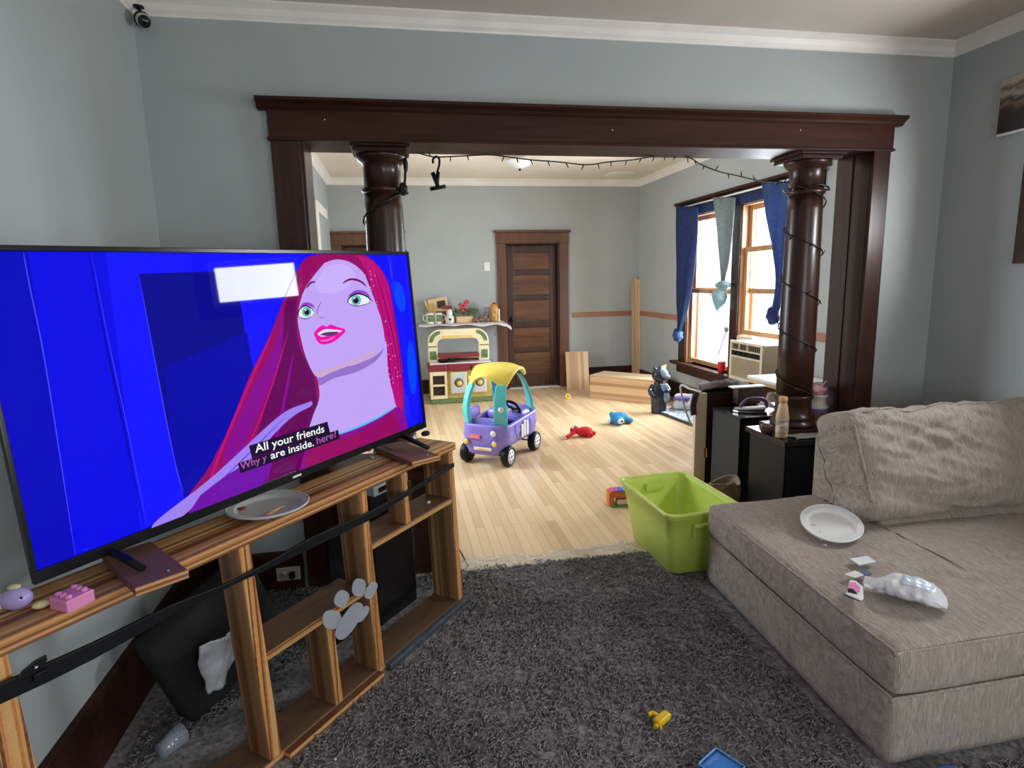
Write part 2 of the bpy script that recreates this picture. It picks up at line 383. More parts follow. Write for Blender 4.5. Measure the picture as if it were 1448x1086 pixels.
for px_, py_ in ((459, 169), (866, 184), (1132, 184)):
    p = ony(px_, py_, WY0-.036); nl.ell(p, .0035, nu=8, nv=6)
nl.build('nail_head', M['white'], op)
# ---- columns
def column(x, y, z0, name):
    c = group_struct(name, (x, y, z0)); zt = OZ
    MB().box(x-.135, x+.135, y-.135, y+.135, z0, z0+.028).build('plinth', M['dark'], c, bevel=.004)
    pr = [(.125, z0+.028), (.128, z0+.04), (.125, z0+.055), (.112, z0+.062), (.112, z0+.07), (.118, z0+.082), (.112, z0+.095), (.102, z0+.102), (.101, z0+.19), (.109, z0+.197), (.109, z0+.212), (.101, z0+.219)]
    MB().lathe(pr, (x, y, 0), 40).build('base', M['darkz'], c)
    sh = [(.101, z0+.21), (.101, z0+.5), (.099, z0+.9), (.094, zt-.30), (.092, zt-.215)]
    MB().lathe(sh, (x, y, 0), 48).build('shaft', M['darkz'], c)
    cp = [(.092, zt-.22), (.102, zt-.212), (.105, zt-.203), (.102, zt-.194), (.091, zt-.188), (.091, zt-.085), (.098, zt-.078), (.112, zt-.066), (.122, zt-.050), (.124, zt-.042), (.118, zt-.036)]
    MB().lathe(cp, (x, y, 0), 48).build('capital', M['darkz'], c)
    MB().box(x-.125, x+.125, y-.13, y+.13, zt-.038, zt-.018).box(x-.14, x+.14, y-.145, y+.145, zt-.018, zt).build('abacus', M['dark'], c, bevel=.004)
column(-.045, 3.185, .62, 'trim_column')
column(2.312, 3.185, .62, 'trim_column')
# low wall the left column stands on
struct('trim_pedestal', MB().box(OX0, .16, WY0+.01, WY1, 0, .60).box(OX0, .18, WY0-.01, WY1+.02, .60, .62), M['dark'], bevel=.004)
# ---- doors in the far wall
def door(name, x0, x1, zt, yr, hinge_left=False):
    d = group_struct(name, ((x0+x1)/2, FY, 0)); yf = FY
    for a, b in ((x0-.135, x0-.0), (x1, x1+.135)): MB().box(a, b, yf-.026, yf, 0, zt).build('casing', M['doorwood'], d, bevel=.004)
    MB().box(x0-.14, x1+.14, yf-.03, yf, zt, zt+.145).build('head_casing', M['doorwood'], d, bevel=.003)
    MB().box(x0-.165, x1+.165, yf-.055, yf, zt+.145, zt+.175).build('cornice', M['doorwood'], d, bevel=.008)
    for a, b in ((x0, x0+.02), (x1-.02, x1)): MB().box(a, b, yf-.01, yf+.13, 0, zt).build('jamb', M['darkz'], d)
    MB().box(x0, x1, yf-.01, yf+.13, zt-.02, zt).build('jamb', M['dark'], d)
    MB().box(x0, x1, yf-.02, yf+.12, 0, .012).build('threshold', M['white'], d, bevel=.003)
    a, b, y0, y1 = x0+.022, x1-.022, yf+yr, yf+yr+.035
    lf = MB(); st = .095; rails = [(.012, .20), (.51, .58), (.87, .97), (1.255, 1.335), (1.61, 1.69), (zt-.13, zt-.022)]
    lf.box(a, a+st, y0, y1, .012, zt-.022); lf.box(b-st, b, y0, y1, .012, zt-.022)
    for z0, z1 in rails: lf.box(a+st, b-st, y0, y1, z0, z1)
    leaf = lf.build('leaf', M['doorstile'], d, bevel=.010)
    for k in range(5):
        z0, z1 = rails[k][1], rails[k+1][0]
        MB().box(a+st-.01, b-st+.01, y0+.018, y1-.006, z0-.01, z1+.01).build('panel', M['doorwoodx'], leaf)
    kb = MB(); xk = a+.05
    kb.box(xk-.02, xk+.02, y0-.006, y0, .86, 1.04); kb.lathe([(.008, 0), (.010, .02), (.024, .03), (.028, .045), (.022, .06), (.0, .064)], (xk, y0-.004, .985), 16, ax=(Vector((1, 0, 0)), Vector((0, 0, 1)), Vector((0, -1, 0))))
    kb.build('handle', M['black'], leaf)
M['doorstile'] = wood('dark_brown_door_stile', (.030, .012, .006), (.075, .029, .014), .34, axis=2, coat=.2)
M['doorwoodx'] = wood('brown_stained_door_panel', (.070, .026, .012), (.185, .075, .032), .32, axis=0, coat=.2)
door('door_1', DX0, DX1, DZ, .075); door('door_2', -.70, -.02, DZ, .06)
# ---- picture rail pieces on the far walls
struct('trim_7', MB().box(2.45, FX1-.012, FY-.014, FY, 1.0, 1.068), wood('bare_reddish_wood_x', (.27, .11, .065), (.40, .19, .12), .6, axis=0))
struct('trim_8', MB().box(FX1-.014, FX1, 7.10, FY-.014, 1.0, 1.066), M['rail'])
struct('trim_9', MB().box(FX1-.018, FX1, WY1, 4.52, .985, 1.055), M['rail'])
# ---- double window of the play room
M['oak'] = wood('honey_sash_wood', (.30, .14, .06), (.46, .24, .11), .4, axis=2)
M['whitefr'] = plain('white_sash_paint', (.75, .75, .73), .4, .05)
M['glass'] = clear('window_glass', (1, 1, 1), .05, .01)
XW = FX1
w = group_struct('window_1', (XW, 5.8, .5))
def cas(y0, y1, z0, z1, t=.024): return MB().box(XW-t, XW, y0, y1, z0, z1)
cas(6.86, 7.03, .44, 2.25).build('casing', M['darkz'], w, bevel=.004)
cas(5.72, 5.86, .50, 2.25).build('mullion', M['darkz'], w, bevel=.004)
cas(4.55, 4.72, .44, 2.25).build('casing', M['darkz'], w, bevel=.004)
cas(4.52, 7.06, 2.25, 2.39, .03).build('head_casing', M['darky'] if 'darky' in M else M['dark'], w, bevel=.003)
MB().box(XW-.075, XW, 4.46, 7.14, 2.39, 2.425).build('cornice', M['dark'], w, bevel=.01)
MB().box(XW-.10, XW+.10, 4.46, 7.12, .465, .50).build('window_stool', M['dark'], w, bevel=.006)
MB().box(XW-.03, XW, 4.52, 7.06, .36, .465).build('apron', M['dark'], w, bevel=.004)
def sash(y0, y1, z0, z1, x, t, mt, bars=.052, name='sash'):
    f = MB().box(x-t, x+t, y0, y0+bars, z0, z1).box(x-t, x+t, y1-bars, y1, z0, z1).box(x-t, x+t, y0+bars, y1-bars, z0, z0+bars).box(x-t, x+t, y0+bars, y1-bars, z1-bars, z1)
    o = f.build(name, mt, w, bevel=.003)
    MB().box(x-.002, x+.002, y0+bars-.005, y1-bars+.005, z0+bars-.005, z1-bars+.005).build('pane', M['glass'], o)
for y0, y1, low, up in ((5.86, 6.86, (.515, 1.40), (1.36, 2.235)), (4.72, 5.72, (.94, 1.825), (1.36, 2.235))):
    for a, b in ((y0, y0+.018), (y1-.018, y1)): MB().box(XW-.005, XW+.16, a, b, .50, 2.25).build('jamb', M['oak'], w)
    MB().box(XW-.005, XW+.16, y0, y1, 2.232, 2.25).build('jamb', M['oak'], w)
    sash(y0+.018, y1-.018, *low, XW+.045, .016, M['oak']); sash(y0+.018, y1-.018, *up, XW+.085, .016, M['oak'])
    sash(y0+.02, y1-.02, .505, 2.23, XW+.135, .010, M['whitefr'], .035, 'storm_sash')
# windows out of frame that light the living room, and the side window of the play room
def small_window(name, plane, a0, a1, z0, z1, t, out):
    g = group_struct(name, (0, 0, 0)); s = 1 if out > 0 else -1
    def bx(a, b, c, d, q0, q1):
        q0, q1 = min(t+s*q0, t+s*q1), max(t+s*q0, t+s*q1)
        return MB().box(q0, q1, a, b, c, d) if plane == 'x' else MB().box(a, b, q0, q1, c, d)
    for a, b, c, d in ((a0-.12, a0, z0-.1, z1+.14), (a1, a1+.12, z0-.1, z1+.14), (a0, a1, z1, z1+.14), (a0, a1, z0-.1, z0)): bx(a, b, c, d, -.022, 0).build('casing', M['dark'], g)
    for a, b, c, d in ((a0, a0+.04, z0, z1), (a1-.04, a1, z0, z1), (a0+.04, a1-.04, z1-.04, z1), (a0+.04, a1-.04, z0, z0+.04)): bx(a, b, c, d, .04, .08).build('sash', M['oak'], g)
    bx(a0+.035, a1-.035, z0+.035, z1-.035, .058, .062).build('pane', M['glass'], g)
small_window('window_2', 'x', 1.735, 2.455, 1.675, 2.045, LX1, 1)
small_window('window_3', 'x', -1.65, -.05, .75, 2.15, LX1, 1)
small_window('window_4', 'y', .55, 2.15, .75, 2.15, REAR, -1)
small_window('window_5', 'x', *LWIN, FX0, -1)
# switch and outlet plates
pl = group_struct('trim_switch_plate', (1.235, FY, 1.74)); p = Vector((1.235, FY-.004, 1.742))
MB().box(p.x-.038, p.x+.038, FY-.007, FY, p.z-.058, p.z+.058).build('plate', M['wallplate'] if 'wallplate' in M else M['white'], pl, bevel=.003)
MB().box(p.x-.006, p.x+.006, FY-.018, FY-.006, p.z-.014, p.z+.012).build('toggle', M['white'], pl, bevel=.002)
ya_ = onx(448, 320, FX0).y; zt_ = onx(448, 300, FX0).z
struct('trim_10', MB().box(FX0, FX0+.025, ya_-.07, ya_+.07, .0, zt_).box(FX0, FX0+.03, ya_-.07, ya_+.9, zt_, zt_+.11), M['crown'], bevel=.004)
# ================================================================ TV STAND (own frame: x along the front, y to the back)
SF = Matrix.Translation((-1.188, .963, 0)) @ Matrix.Rotation(math.radians(50.97), 4, 'Z')
RACK = -.05
def stand_mb(f):
    m = MB(); f(m); m.v = [tuple(SF @ Vector((x + RACK*(z-.4), y, z))) for x, y, z in m.v]; return m
def sp(u, d, z): return SF @ Vector((u, d, z))
def on_front(x, y, d=0.0):
    n = SF.to_3x3() @ Vector((0, 1, 0)); r = ray(x, y); t = ((sp(0, d, 0)-CAM).dot(n))/r.dot(n); return CAM + r*t
st = thing('media_stand', 'open plywood media stand with striped top holding the big television', 'media stand', sp(1.34, .09, 0), math.radians(50.97))
DEP = .19
def panel(name, u0, u1, z0, z1, mt='plyv', dp=.15):
    stand_mb(lambda m: (m.box(u0, u1, .004, dp, z0, z1, 0), m.box(u0, u1, 0, .004, z0, z1, 1))).build(name, [M[mt], M['plyedge']], st, bevel=.0015, seg=1)
M['plyfront'] = laminate('plywood_front_plies', [(.12, .04, .015), (.52, .22, .065), (.62, .33, .13)], 2, .007)
stand_mb(lambda m: (m.box(.46, 2.258, .0, DEP+.012, .783, .817, 0), m.box(.46, 2.258, -.006, 0, .783, .817, 1))).build('top', [M['ply'], M['plyfront']], st, bevel=.002, seg=1)
panel('side_panel', .475, .53, .03, .783); panel('side_panel', 2.205, 2.24, .03, .783)
panel('divider', 1.10, 1.142, .03, .783, dp=.105); panel('divider', 1.615, 1.658, .03, .783, dp=.118); panel('divider', 1.868, 1.90, .558, .783, dp=.09); panel('divider', 1.39, 1.425, .03, .374, dp=.118)
def shelf(name, u0, u1, z0, z1):
    stand_mb(lambda m: (m.box(u0, u1, .004, .155, z0, z1, 0), m.box(u0, u1, 0, .004, z0, z1, 1))).build(name, [M['walnut'], M['plyfront']], st, bevel=.0015, seg=1)
shelf('shelf', 1.658, 2.205, .535, .558); shelf('shelf', 1.142, 1.615, .374, .400)
shelf('bottom_board', .475, 2.24, .006, .030)
M['slate'] = plain('slate_blue_strip', (.055, .065, .078), .5, .3, 20)
stand_mb(lambda m: m.box(1.66, 2.262, -.03, -.002, .0, .034)).build('kick_strip', M['slate'], st, bevel=.004)
stand_mb(lambda m: m.box(1.15, 1.62, -.03, -.002, .0, .030)).build('kick_strip', M['plyfront'], st, bevel=.003)
# clear pane on the middle bay
M['acrylic'] = clear('clear_acrylic', (.97, .98, .98), .015, .05)
stand_mb(lambda m: m.box(1.142, 2.20, -.006, -.003, .04, .56)).build('clear_pane', M['acrylic'], st)
# gel decals stuck on the pane
M['gel'] = clear('frosted_gel', (.80, .82, .86), .06, .30, .27, (.80, .84, .92))
def gel(px_, py_, rx, ry, ang, name, label, cat, n=26, lay=0):
    ca, sa = math.cos(ang), math.sin(ang); out = []
    for i in range(n):
        a = 2*math.pi*i/n; ex = abs(math.cos(a))**.8*(1 if math.cos(a) > 0 else -1)*rx; ey = abs(math.sin(a))**.8*(1 if math.sin(a) > 0 else -1)*ry
        out.append(on_front(px_ + ex*ca-ey*sa, py_ + ex*sa+ey*ca, -.0062 - .0035*lay))
    o = MB().prism(out, (SF.to_3x3() @ Vector((0, -.003, 0)))).build(name, M['gel'], None)
    tag(o, label, cat, 'clear gel decals on the stand')
gel(469, 876, 13.2, 13.5, 0, 'gel_decal', 'roundest frosted gel disc, lowest and leftmost of the cluster on the stand', 'decal')
gel(482.5, 846.5, 9.5, 12.2, .45, 'gel_decal', 'frosted gel oval over the shelf edge, second from the left', 'decal')
gel(507, 830.5, 9.3, 12.6, .15, 'gel_decal', 'topmost frosted gel oval of the cluster on the media stand', 'decal')
gel(524, 834.5, 6.6, 13.2, .5, 'gel_decal', 'narrow frosted gel oval at the right of the cluster', 'decal')
gel(493.5, 878, 11, 30, .58, 'gel_decal', 'long sole-shaped frosted gel piece below the small discs', 'decal', lay=1)
gel(512.5, 868, 5.5, 13, .6, 'gel_decal', 'small frosted gel tab tucked behind the long sole-shaped piece', 'decal')
# black rail hanging across the front
pts = [((-25, 990), 15), ((60, 952), 14), ((130, 919), 12), ((240, 862), 8), ((330, 822), 3), ((375, 800), 5), ((440, 766), 8), ((517, 731), 6), ((580, 694), 3.2), ((640, 657), 3)]
rl = thing('metal_rail', 'long black metal rail slung across the front of the media stand', 'rail', on_front(300, 850, -.02))
m = MB(); f_ = [on_front(*p, -.012) for p, _ in pts]; nrm = SF.to_3x3() @ Vector((0, -1, 0)); vv = []
for p, (q_, h) in zip(f_, pts):
    k = (p-CAM).dot(AZ)/FPX; a, b = p + Vector((0, 0, h*k)), p - Vector((0, 0, h*k))
    vv += [a, b, b + nrm*.010, a + nrm*.010]
fs = []
for i in range(len(pts)-1):
    o = i*4; fs += [(o+j, o+(j+1) % 4, o+4+(j+1) % 4, o+4+j) for j in range(4)]
fs += [(3, 2, 1, 0), tuple(len(vv)-4+j for j in range(4))]
m.add(vv, fs); m.build('bar', M['black'], rl, bevel=.002)
b = on_front(47, 945, -.02); k = (b-CAM).dot(AZ)/FPX
kb = MB(); X = SF.to_3x3() @ Vector((1, 0, 0))
kb.prism([b + X*(x*k*1.4) + Vector((0, 0, z*k)) for x, z in ((-15, -4), (-10, 5), (2, 11), (12, 12), (12, 4), (5, -8), (-4, -8))], nrm*.006)
kb.prism([b + X*(x*k*1.4) + Vector((0, 0, z*k)) for x, z in ((-3, -18), (-3, -6), (9, -6), (9, -18))], nrm*.014)
kb.build('bracket', M['black'], rl, bevel=.002)
MB().ell(b + X*.002 + nrm*.008 + Vector((0, 0, 2*k)), .004, nu=10, nv=8).build('screw', plain('bare_steel', (.6, .6, .6), .3, .05, metal=1), rl)
# ================================================================ TELEVISION
TC = Vector((-.414, 2.120, 1.273)); ya, le, ro = .887, -.05, .019; TW, TH = 1.55, .791
U0 = Vector((math.cos(ya), math.sin(ya), 0)); N0 = Vector((math.sin(ya), -math.cos(ya), 0)); V0 = Vector((0, 0, 1))*math.cos(le) + N0*math.sin(le)
TU, TV = U0*math.cos(ro) + V0*math.sin(ro), -U0*math.sin(ro) + V0*math.cos(ro); TN = TU.cross(TV)
TR = Matrix((TU, -TN, TV)).transposed()      # local x right, y away from the viewer, z up
tv = thing('television', 'large black flat television showing a magenta-haired cartoon woman on deep blue', 'television', TC, rot=TR)
def q(x, y):
    r = ray(x, y); t = (TC-CAM).dot(TN)/r.dot(TN); p = CAM + r*t - TC; return (p.dot(TU), p.dot(TV))
SX, SZ0, SZ1 = TW/2-.011, -TH/2+.030, TH/2-.014
bz = MB(); bz.box(-TW/2, TW/2, -.004, .014, -TH/2, SZ0).box(-TW/2, TW/2, -.004, .014, SZ1, TH/2).box(-TW/2, -SX, -.004, .014, SZ0, SZ1).box(SX, TW/2, -.004, .014, SZ0, SZ1)
bz.build('bezel', M['blackgl'], tv, local=True, bevel=.002)
MB().box(-TW/2+.004, TW/2-.004, .014, .03, -TH/2+.004, TH/2-.004).box(-TW*.36, TW*.36, .03, .055, -TH/2+.02, TH*.16).build('back_cover', M['black'], tv, local=True, bevel=.006)
def clip(poly):
    for ax, lim, sg in ((0, -SX, 1), (0, SX, -1), (1, SZ0, 1), (1, SZ1, -1)):
        out = []
        for i in range(len(poly)):
            a, b2 = poly[i-1], poly[i]; ia, ib = (a[ax]-lim)*sg >= 0, (b2[ax]-lim)*sg >= 0
            if ia != ib:
                t = (lim-a[ax])/(b2[ax]-a[ax]); out.append((a[0]+t*(b2[0]-a[0]), a[1]+t*(b2[1]-a[1])))
            if ib: out.append(b2)
        poly = out
    return poly
scr = MB(); SM = []; layer = [0]
def colr(name, c, s=1.0):
    SM.append(emitter('screen_' + name, c, s)); return len(SM)-1
def poly(pts_, mi, sm=True, st_=False):
    if sm: pts_ = [(p.x, p.y) for p in smooth_path([(x, y, 0) for x, y in pts_] + [(*pts_[0], 0)], 5)[:-1]]
    l = clip([q(x, y) for x, y in pts_] if not st_ else pts_)
    if len(l) < 3: return
    layer[0] += 1; y = .004 - layer[0]*.00012
    scr.add([(a, y, b_) for a, b_ in l], [tuple(range(len(l)))], mi)
def oval(cx, cy, rx, ry, ang, mi, n=22):
    ca, sa = math.cos(ang), math.sin(ang)
    poly([(cx + rx*math.cos(2*math.pi*i/n)*ca - ry*math.sin(2*math.pi*i/n)*sa, cy + rx*math.cos(2*math.pi*i/n)*sa + ry*math.sin(2*math.pi*i/n)*ca) for i in range(n)], mi, False)
def stroke(path, w, mi):
    p = [(a.x, a.y) for a in smooth_path([(x, y, 0) for x, y in path], 5)]; n = len(p); L, R_ = [], []
    for i in range(n):
        a, b_ = p[max(i-1, 0)], p[min(i+1, n-1)]; dx, dy = b_[0]-a[0], b_[1]-a[1]; l = math.hypot(dx, dy) or 1
        wi = w*(1-abs(2*i/(n-1)-1)**3*.8); L.append((p[i][0]-dy/l*wi, p[i][1]+dx/l*wi)); R_.append((p[i][0]+dy/l*wi, p[i][1]-dx/l*wi))
    poly(L + R_[::-1], mi, False)
BL = colr('blue', (.002, .002, .80)); BD = colr('blue_dark', (.001, .001, .52)); BB = colr('blue_bright', (.006, .006, 1.0)); NV = colr('navy', (.001, .001, .27)); NV2 = colr('navy_mid', (.001, .001, .40)); LN = colr('line', (.06, .06, .95)); AZU = colr('azure', (.0, .06, 1.0))
poly([(-SX, SZ0), (SX, SZ0), (SX, SZ1), (-SX, SZ1)], BL, False, True)
poly([(-400, 300), (38, 345), (58, 470), (108, 790), (60, 850), (-400, 850)], BD, False)
poly([(40, 350), (126, 356), (160, 520), (200, 740), (110, 790)], BL, False)
poly([(150, 356), (590, 360), (590, 600), (262, 720), (200, 750)], BB, False)
stroke([(34, 356), (42, 400), (66, 520), (108, 790)], 1.0, LN); stroke([(127, 357), (150, 480), (175, 600), (205, 745)], 1.1, NV); stroke([(130, 357), (154, 480), (180, 600), (209, 744)], .5, LN)
poly([(197, 387), (330, 383), (343, 440), (360, 560), (290, 715), (262, 705), (243, 630)], NV, False)
poly([(232, 520), (350, 470), (365, 560), (290, 715), (262, 705), (243, 630)], NV2, False)
stroke([(197, 388), (243, 630), (260, 695)], .7, LN); stroke([(340, 432), (355, 526)], .6, NV)
poly([(545, 362), (578, 362), (592, 590), (570, 600), (566, 450)], BB); oval(583, 520, 6, 38, -.06, AZU); oval(566, 420, 7, 22, -.2, AZU)
PUR = colr('purple', (.16, .004, .40)); MG = colr('magenta', (.30, .002, .12)); MD = colr('plum', (.13, .001, .10)); ML = colr('magenta_light', (.50, .004, .19)); MV = colr('violet', (.24, .002, .28)); VB = colr('violet_blue', (.07, .01, .72))
# hair, then the figure on top
poly([(448, 360), (432, 366), (419, 387), (402, 424), (384, 470), (355, 529), (340, 566), (322, 612), (300, 655), (262, 760), (575, 760), (573, 600), (570, 529), (565, 485), (557, 436), (549, 398), (531, 371), (505, 358)], MG)
poly([(425, 385), (405, 428), (396, 500), (372, 590), (345, 680), (350, 740), (440, 740), (450, 640), (446, 540), (424, 490), (420, 440)], MD)
poly([(402, 440), (388, 490), (352, 560), (318, 640), (336, 650), (376, 560), (398, 500)], MV)
stroke([(384, 474), (352, 545), (310, 645), (285, 720)], 2.0, ML); stroke([(408, 470), (380, 560), (340, 660)], 1.2, ML); stroke([(415, 500), (400, 580), (376, 690)], 2.2, MV)
poly([(505, 360), (530, 371), (548, 398), (556, 440), (564, 500), (569, 560), (566, 600), (545, 500), (536, 440), (520, 390)], ML)
for k, (a, b_) in enumerate(((516, 545), (524, 552), (531, 557), (538, 561))): stroke([(a, 372+k*5), (a+14, 430), (b_+4, 500), (b_+10, 560)], .55, MG if k % 2 else MD)
WS = colr('sparkle', (.95, .55, .75))
for i in range(46):
    t = random.random(); x = 522 + 42*t + random.uniform(-9, 9); y = 385 + 175*t + random.uniform(-8, 8); oval(x, y, .55, .75, 0, WS, 6)
for i in range(16): oval(random.uniform(205, 340), random.uniform(420, 600), .5, .5, 0, LN, 6)
SKS = colr('skin_shadow', (.30, .17, .58)); SK = colr('skin', (.54, .37, .93)); SKW = colr('skin_warm', (.60, .40, .62)); SKL = colr('skin_light', (.60, .44, .97))
poly([(444, 520), (450, 560), (440, 590), (432, 625), (450, 648), (500, 640), (558, 590), (557, 570), (547, 525), (543, 480), (520, 470), (470, 500)], SK)
poly([(448, 530), (470, 520), (500, 516), (530, 500), (543, 478), (535, 505), (505, 525), (470, 535), (450, 545)], SKS)
poly([(457, 372), (475, 367), (495, 372), (512, 386), (521, 406), (530, 430), (538, 455), (542, 480), (539, 494), (522, 507), (495, 516), (466, 527), (450, 534), (440, 526), (430, 503), (423, 476), (419, 449), (424, 422), (431, 406), (442, 390)], SK)
poly([(458, 378), (475, 373), (492, 378), (500, 392), (480, 412), (452, 414), (444, 402)], SKL)
poly([(441, 526), (466, 520), (500, 508), (530, 494), (522, 505), (495, 515), (466, 526), (450, 533)], SKW)
SH = colr('eye_shade', (.27, .06, .62)); EW = colr('eye_white', (.80, .88, .92)); EG = colr('iris', (.13, .50, .42)); EK = colr('dark', (.02, .004, .03)); PK = colr('lip', (.86, .006, .40)); PL = colr('lip_light', (.98, .16, .62)); MO = colr('mouth', (.12, .03, .20)); TE = colr('teeth', (.80, .76, .86)); BW = colr('brow', (.14, .004, .09))
poly([(422, 434), (428, 428), (438, 429), (443, 436), (434, 432)], SH); poly([(489, 420), (500, 411), (514, 412), (522, 421), (510, 415), (496, 418)], SH)
oval(431, 441.5, 11.2, 8.0, -.25, EW); oval(505, 424.5, 15, 7.6, .06, EW)
oval(431.5, 441, 6.6, 6.9, 0, EG); oval(501.5, 424.5, 7.0, 7.2, 0, EG); oval(431.7, 441.5, 3.7, 4.0, 0, EK); oval(501, 425, 4.0, 4.2, 0, EK); oval(429.8, 438.6, 1.3, 1.3, 0, EW, 8); oval(498.8, 421.8, 1.4, 1.4, 0, EW, 8)
stroke([(419, 448), (421, 438), (429, 432.5), (438, 436), (442, 441)], .9, EK); stroke([(489, 429), (492, 421), (503, 415.5), (516, 419), (525, 427)], 1.1, EK); stroke([(419, 449), (430, 451), (438, 448)], .5, EK); stroke([(491, 430), (503, 433), (522, 428)], .5, EK)
stroke([(431, 408), (437, 400), (444, 399)], 1.3, BW); stroke([(482, 401), (492, 395.5), (505, 397), (516, 405)], 1.5, BW)
stroke([(452, 426), (446, 440), (449, 448), (457, 449)], 1.0, SKS); oval(449, 446, 3.2, 2.2, .2, SKW)
poly([(441, 471), (447, 464), (454, 460), (459, 462), (465, 459), (474, 462), (486, 467), (478, 477), (466, 485), (452, 487), (445, 481)], PK)
poly([(446, 472), (456, 466), (468, 466), (481, 468), (468, 473), (452, 476)], TE); poly([(449, 474), (458, 470), (476, 469.5), (466, 475)], MO)
stroke([(450, 482), (461, 481), (471, 476)], 1.2, PL)
# dress, ribbon
CY = colr('teal_trim', (.10, .50, .85)); RB = colr('ribbon', (.34, .22, .88))
poly([(556, 575), (530, 592), (500, 606), (470, 616), (434, 620), (420, 760), (574, 760), (573, 600)], MV); poly([(556, 580), (520, 604), (480, 620), (440, 628), (430, 660), (490, 650), (540, 640), (566, 630)], MG)
stroke([(556, 576), (530, 591), (500, 605), (472, 615)], 1.5, CY)
poly([(438, 567), (424, 572), (404, 580), (380, 598), (340, 635), (290, 680), (214, 740), (235, 745), (300, 690), (350, 650), (392, 606), (415, 586), (437, 574)], RB); stroke([(400, 590), (350, 640), (300, 690), (262, 740)], .6, VB); poly([(280, 700), (320, 670), (360, 650), (380, 660), (330, 740), (262, 740)], PUR)
SB = colr('caption_bar', (.012, .004, .03)); CW = colr('caption_white', (.95, .95, .95)); CM = colr('caption_magenta', (.40, .10, .42))
poly([(349, 630), (460, 596), (464, 612), (353, 647)], SB, False); poly([(333, 655), (475, 607.5), (478, 620), (337, 669)], SB, False)
SO = scr
def caption(txt, x0, y0, x1, y1, height_px, mi):
    cu = bpy.data.curves.new('t', 'FONT'); cu.body = txt; cu.size = 1; cu.offset = .012; cu.resolution_u = 3
    ob = bpy.data.objects.new('t', cu); C.objects.link(ob); dg = bpy.context.evaluated_depsgraph_get(); me = ob.evaluated_get(dg).to_mesh()
    vs_ = [tuple(v.co) for v in me.vertices]; fs_ = [tuple(p.vertices) for p in me.polygons]; wmax = max(v[0] for v in vs_)
    a, b_ = q(x0, y0), q(x1, y1); top = q(x0, y0-height_px); hh = math.hypot(top[0]-a[0], top[1]-a[1])/.72
    ux, uz = (b_[0]-a[0])/wmax, (b_[1]-a[1])/wmax; layer[0] += 1; y = .004 - layer[0]*.00012
    scr.add([(a[0] + v[0]*ux, y, a[1] + v[0]*uz + v[1]*hh) for v in vs_], fs_, mi)
    bpy.data.objects.remove(ob); bpy.data.curves.remove(cu)
caption('All your friends', 358.5, 640, 456, 610.5, 12.0, CW); caption('are inside.', 380, 649, 441, 630, 11.0, CW); caption('here?', 444.5, 628.5, 473, 617.5, 10.5, CM); caption('Why y', 337.5, 664, 374.5, 650.5, 10.5, CM)
scr.build('screen', SM, tv, local=True)
lg = MB(); a, b_ = q(413, 675.5), q(425, 671.5)
lg.box(a[0], b_[0], -.0052, -.003, -TH/2+.010, -TH/2+.017); lg.build('maker_plate', plain('silver_print', (.75, .75, .76), .3, .03), tv, local=True)
# feet: inverted V legs under each end
def foot(u_c, reach_f):
    f = MB(); tl = lambda p: TC + TU*p[0] - TN*p[1] + TV*p[2]
    base = tl((u_c, .015, -TH/2+.01)); zt = .848
    fr = base + TN*reach_f; fr.z = zt; bk = base - TN*.11; bk.z = zt
    f.tube([base, base.lerp(fr, .55) + Vector((0, 0, .006)), fr + Vector((0, 0, .008))], [.012, .011, .010], 8); f.tube([base, base.lerp(bk, .5), bk + Vector((0, 0, .006))], [.012, .010, .009], 8)
    f.build('foot', M['black'], tv)
foot(-.60, .15); foot(.60, .155)
# boards under the feet
M['board'] = wood('brown_laminate_board', (.125, .050, .034), (.20, .09, .062), .75, axis=1)
def board(u0, u1, d0, d1, z, name, label, skew=0):
    c = sp((u0+u1)/2, (d0+d1)/2, z-.012)
    t = thing(name, label, 'board', c, math.radians(50.97)+skew)
    MB().box(-(u1-u0)/2, (u1-u0)/2, -(d1-d0)/2, (d1-d0)/2, 0, .022).build('top_face', M['board'], t, local=True, bevel=.002)
    MB().box(-(u1-u0)/2, (u1-u0)/2, -(d1-d0)/2-.003, -(d1-d0)/2, .001, .021).build('front_edge', M['plyfront'], t, local=True)
    m_ = MB(); m_.lathe([(.004, 0), (.004, .003), (0, .004)], ((u1-u0)*.2, -(d1-d0)/2+.03, .022), 10); m_.build('screw', bpy.data.materials['bare_steel'], t, local=True)
board(.770, .890, -.10, .17, .832, 'support_board', 'brown wooden board under the left foot of the television', -.235); board(1.893, 2.028, -.095, .22, .832, 'support_board', 'brown wooden board under the right foot of the television', -.36)
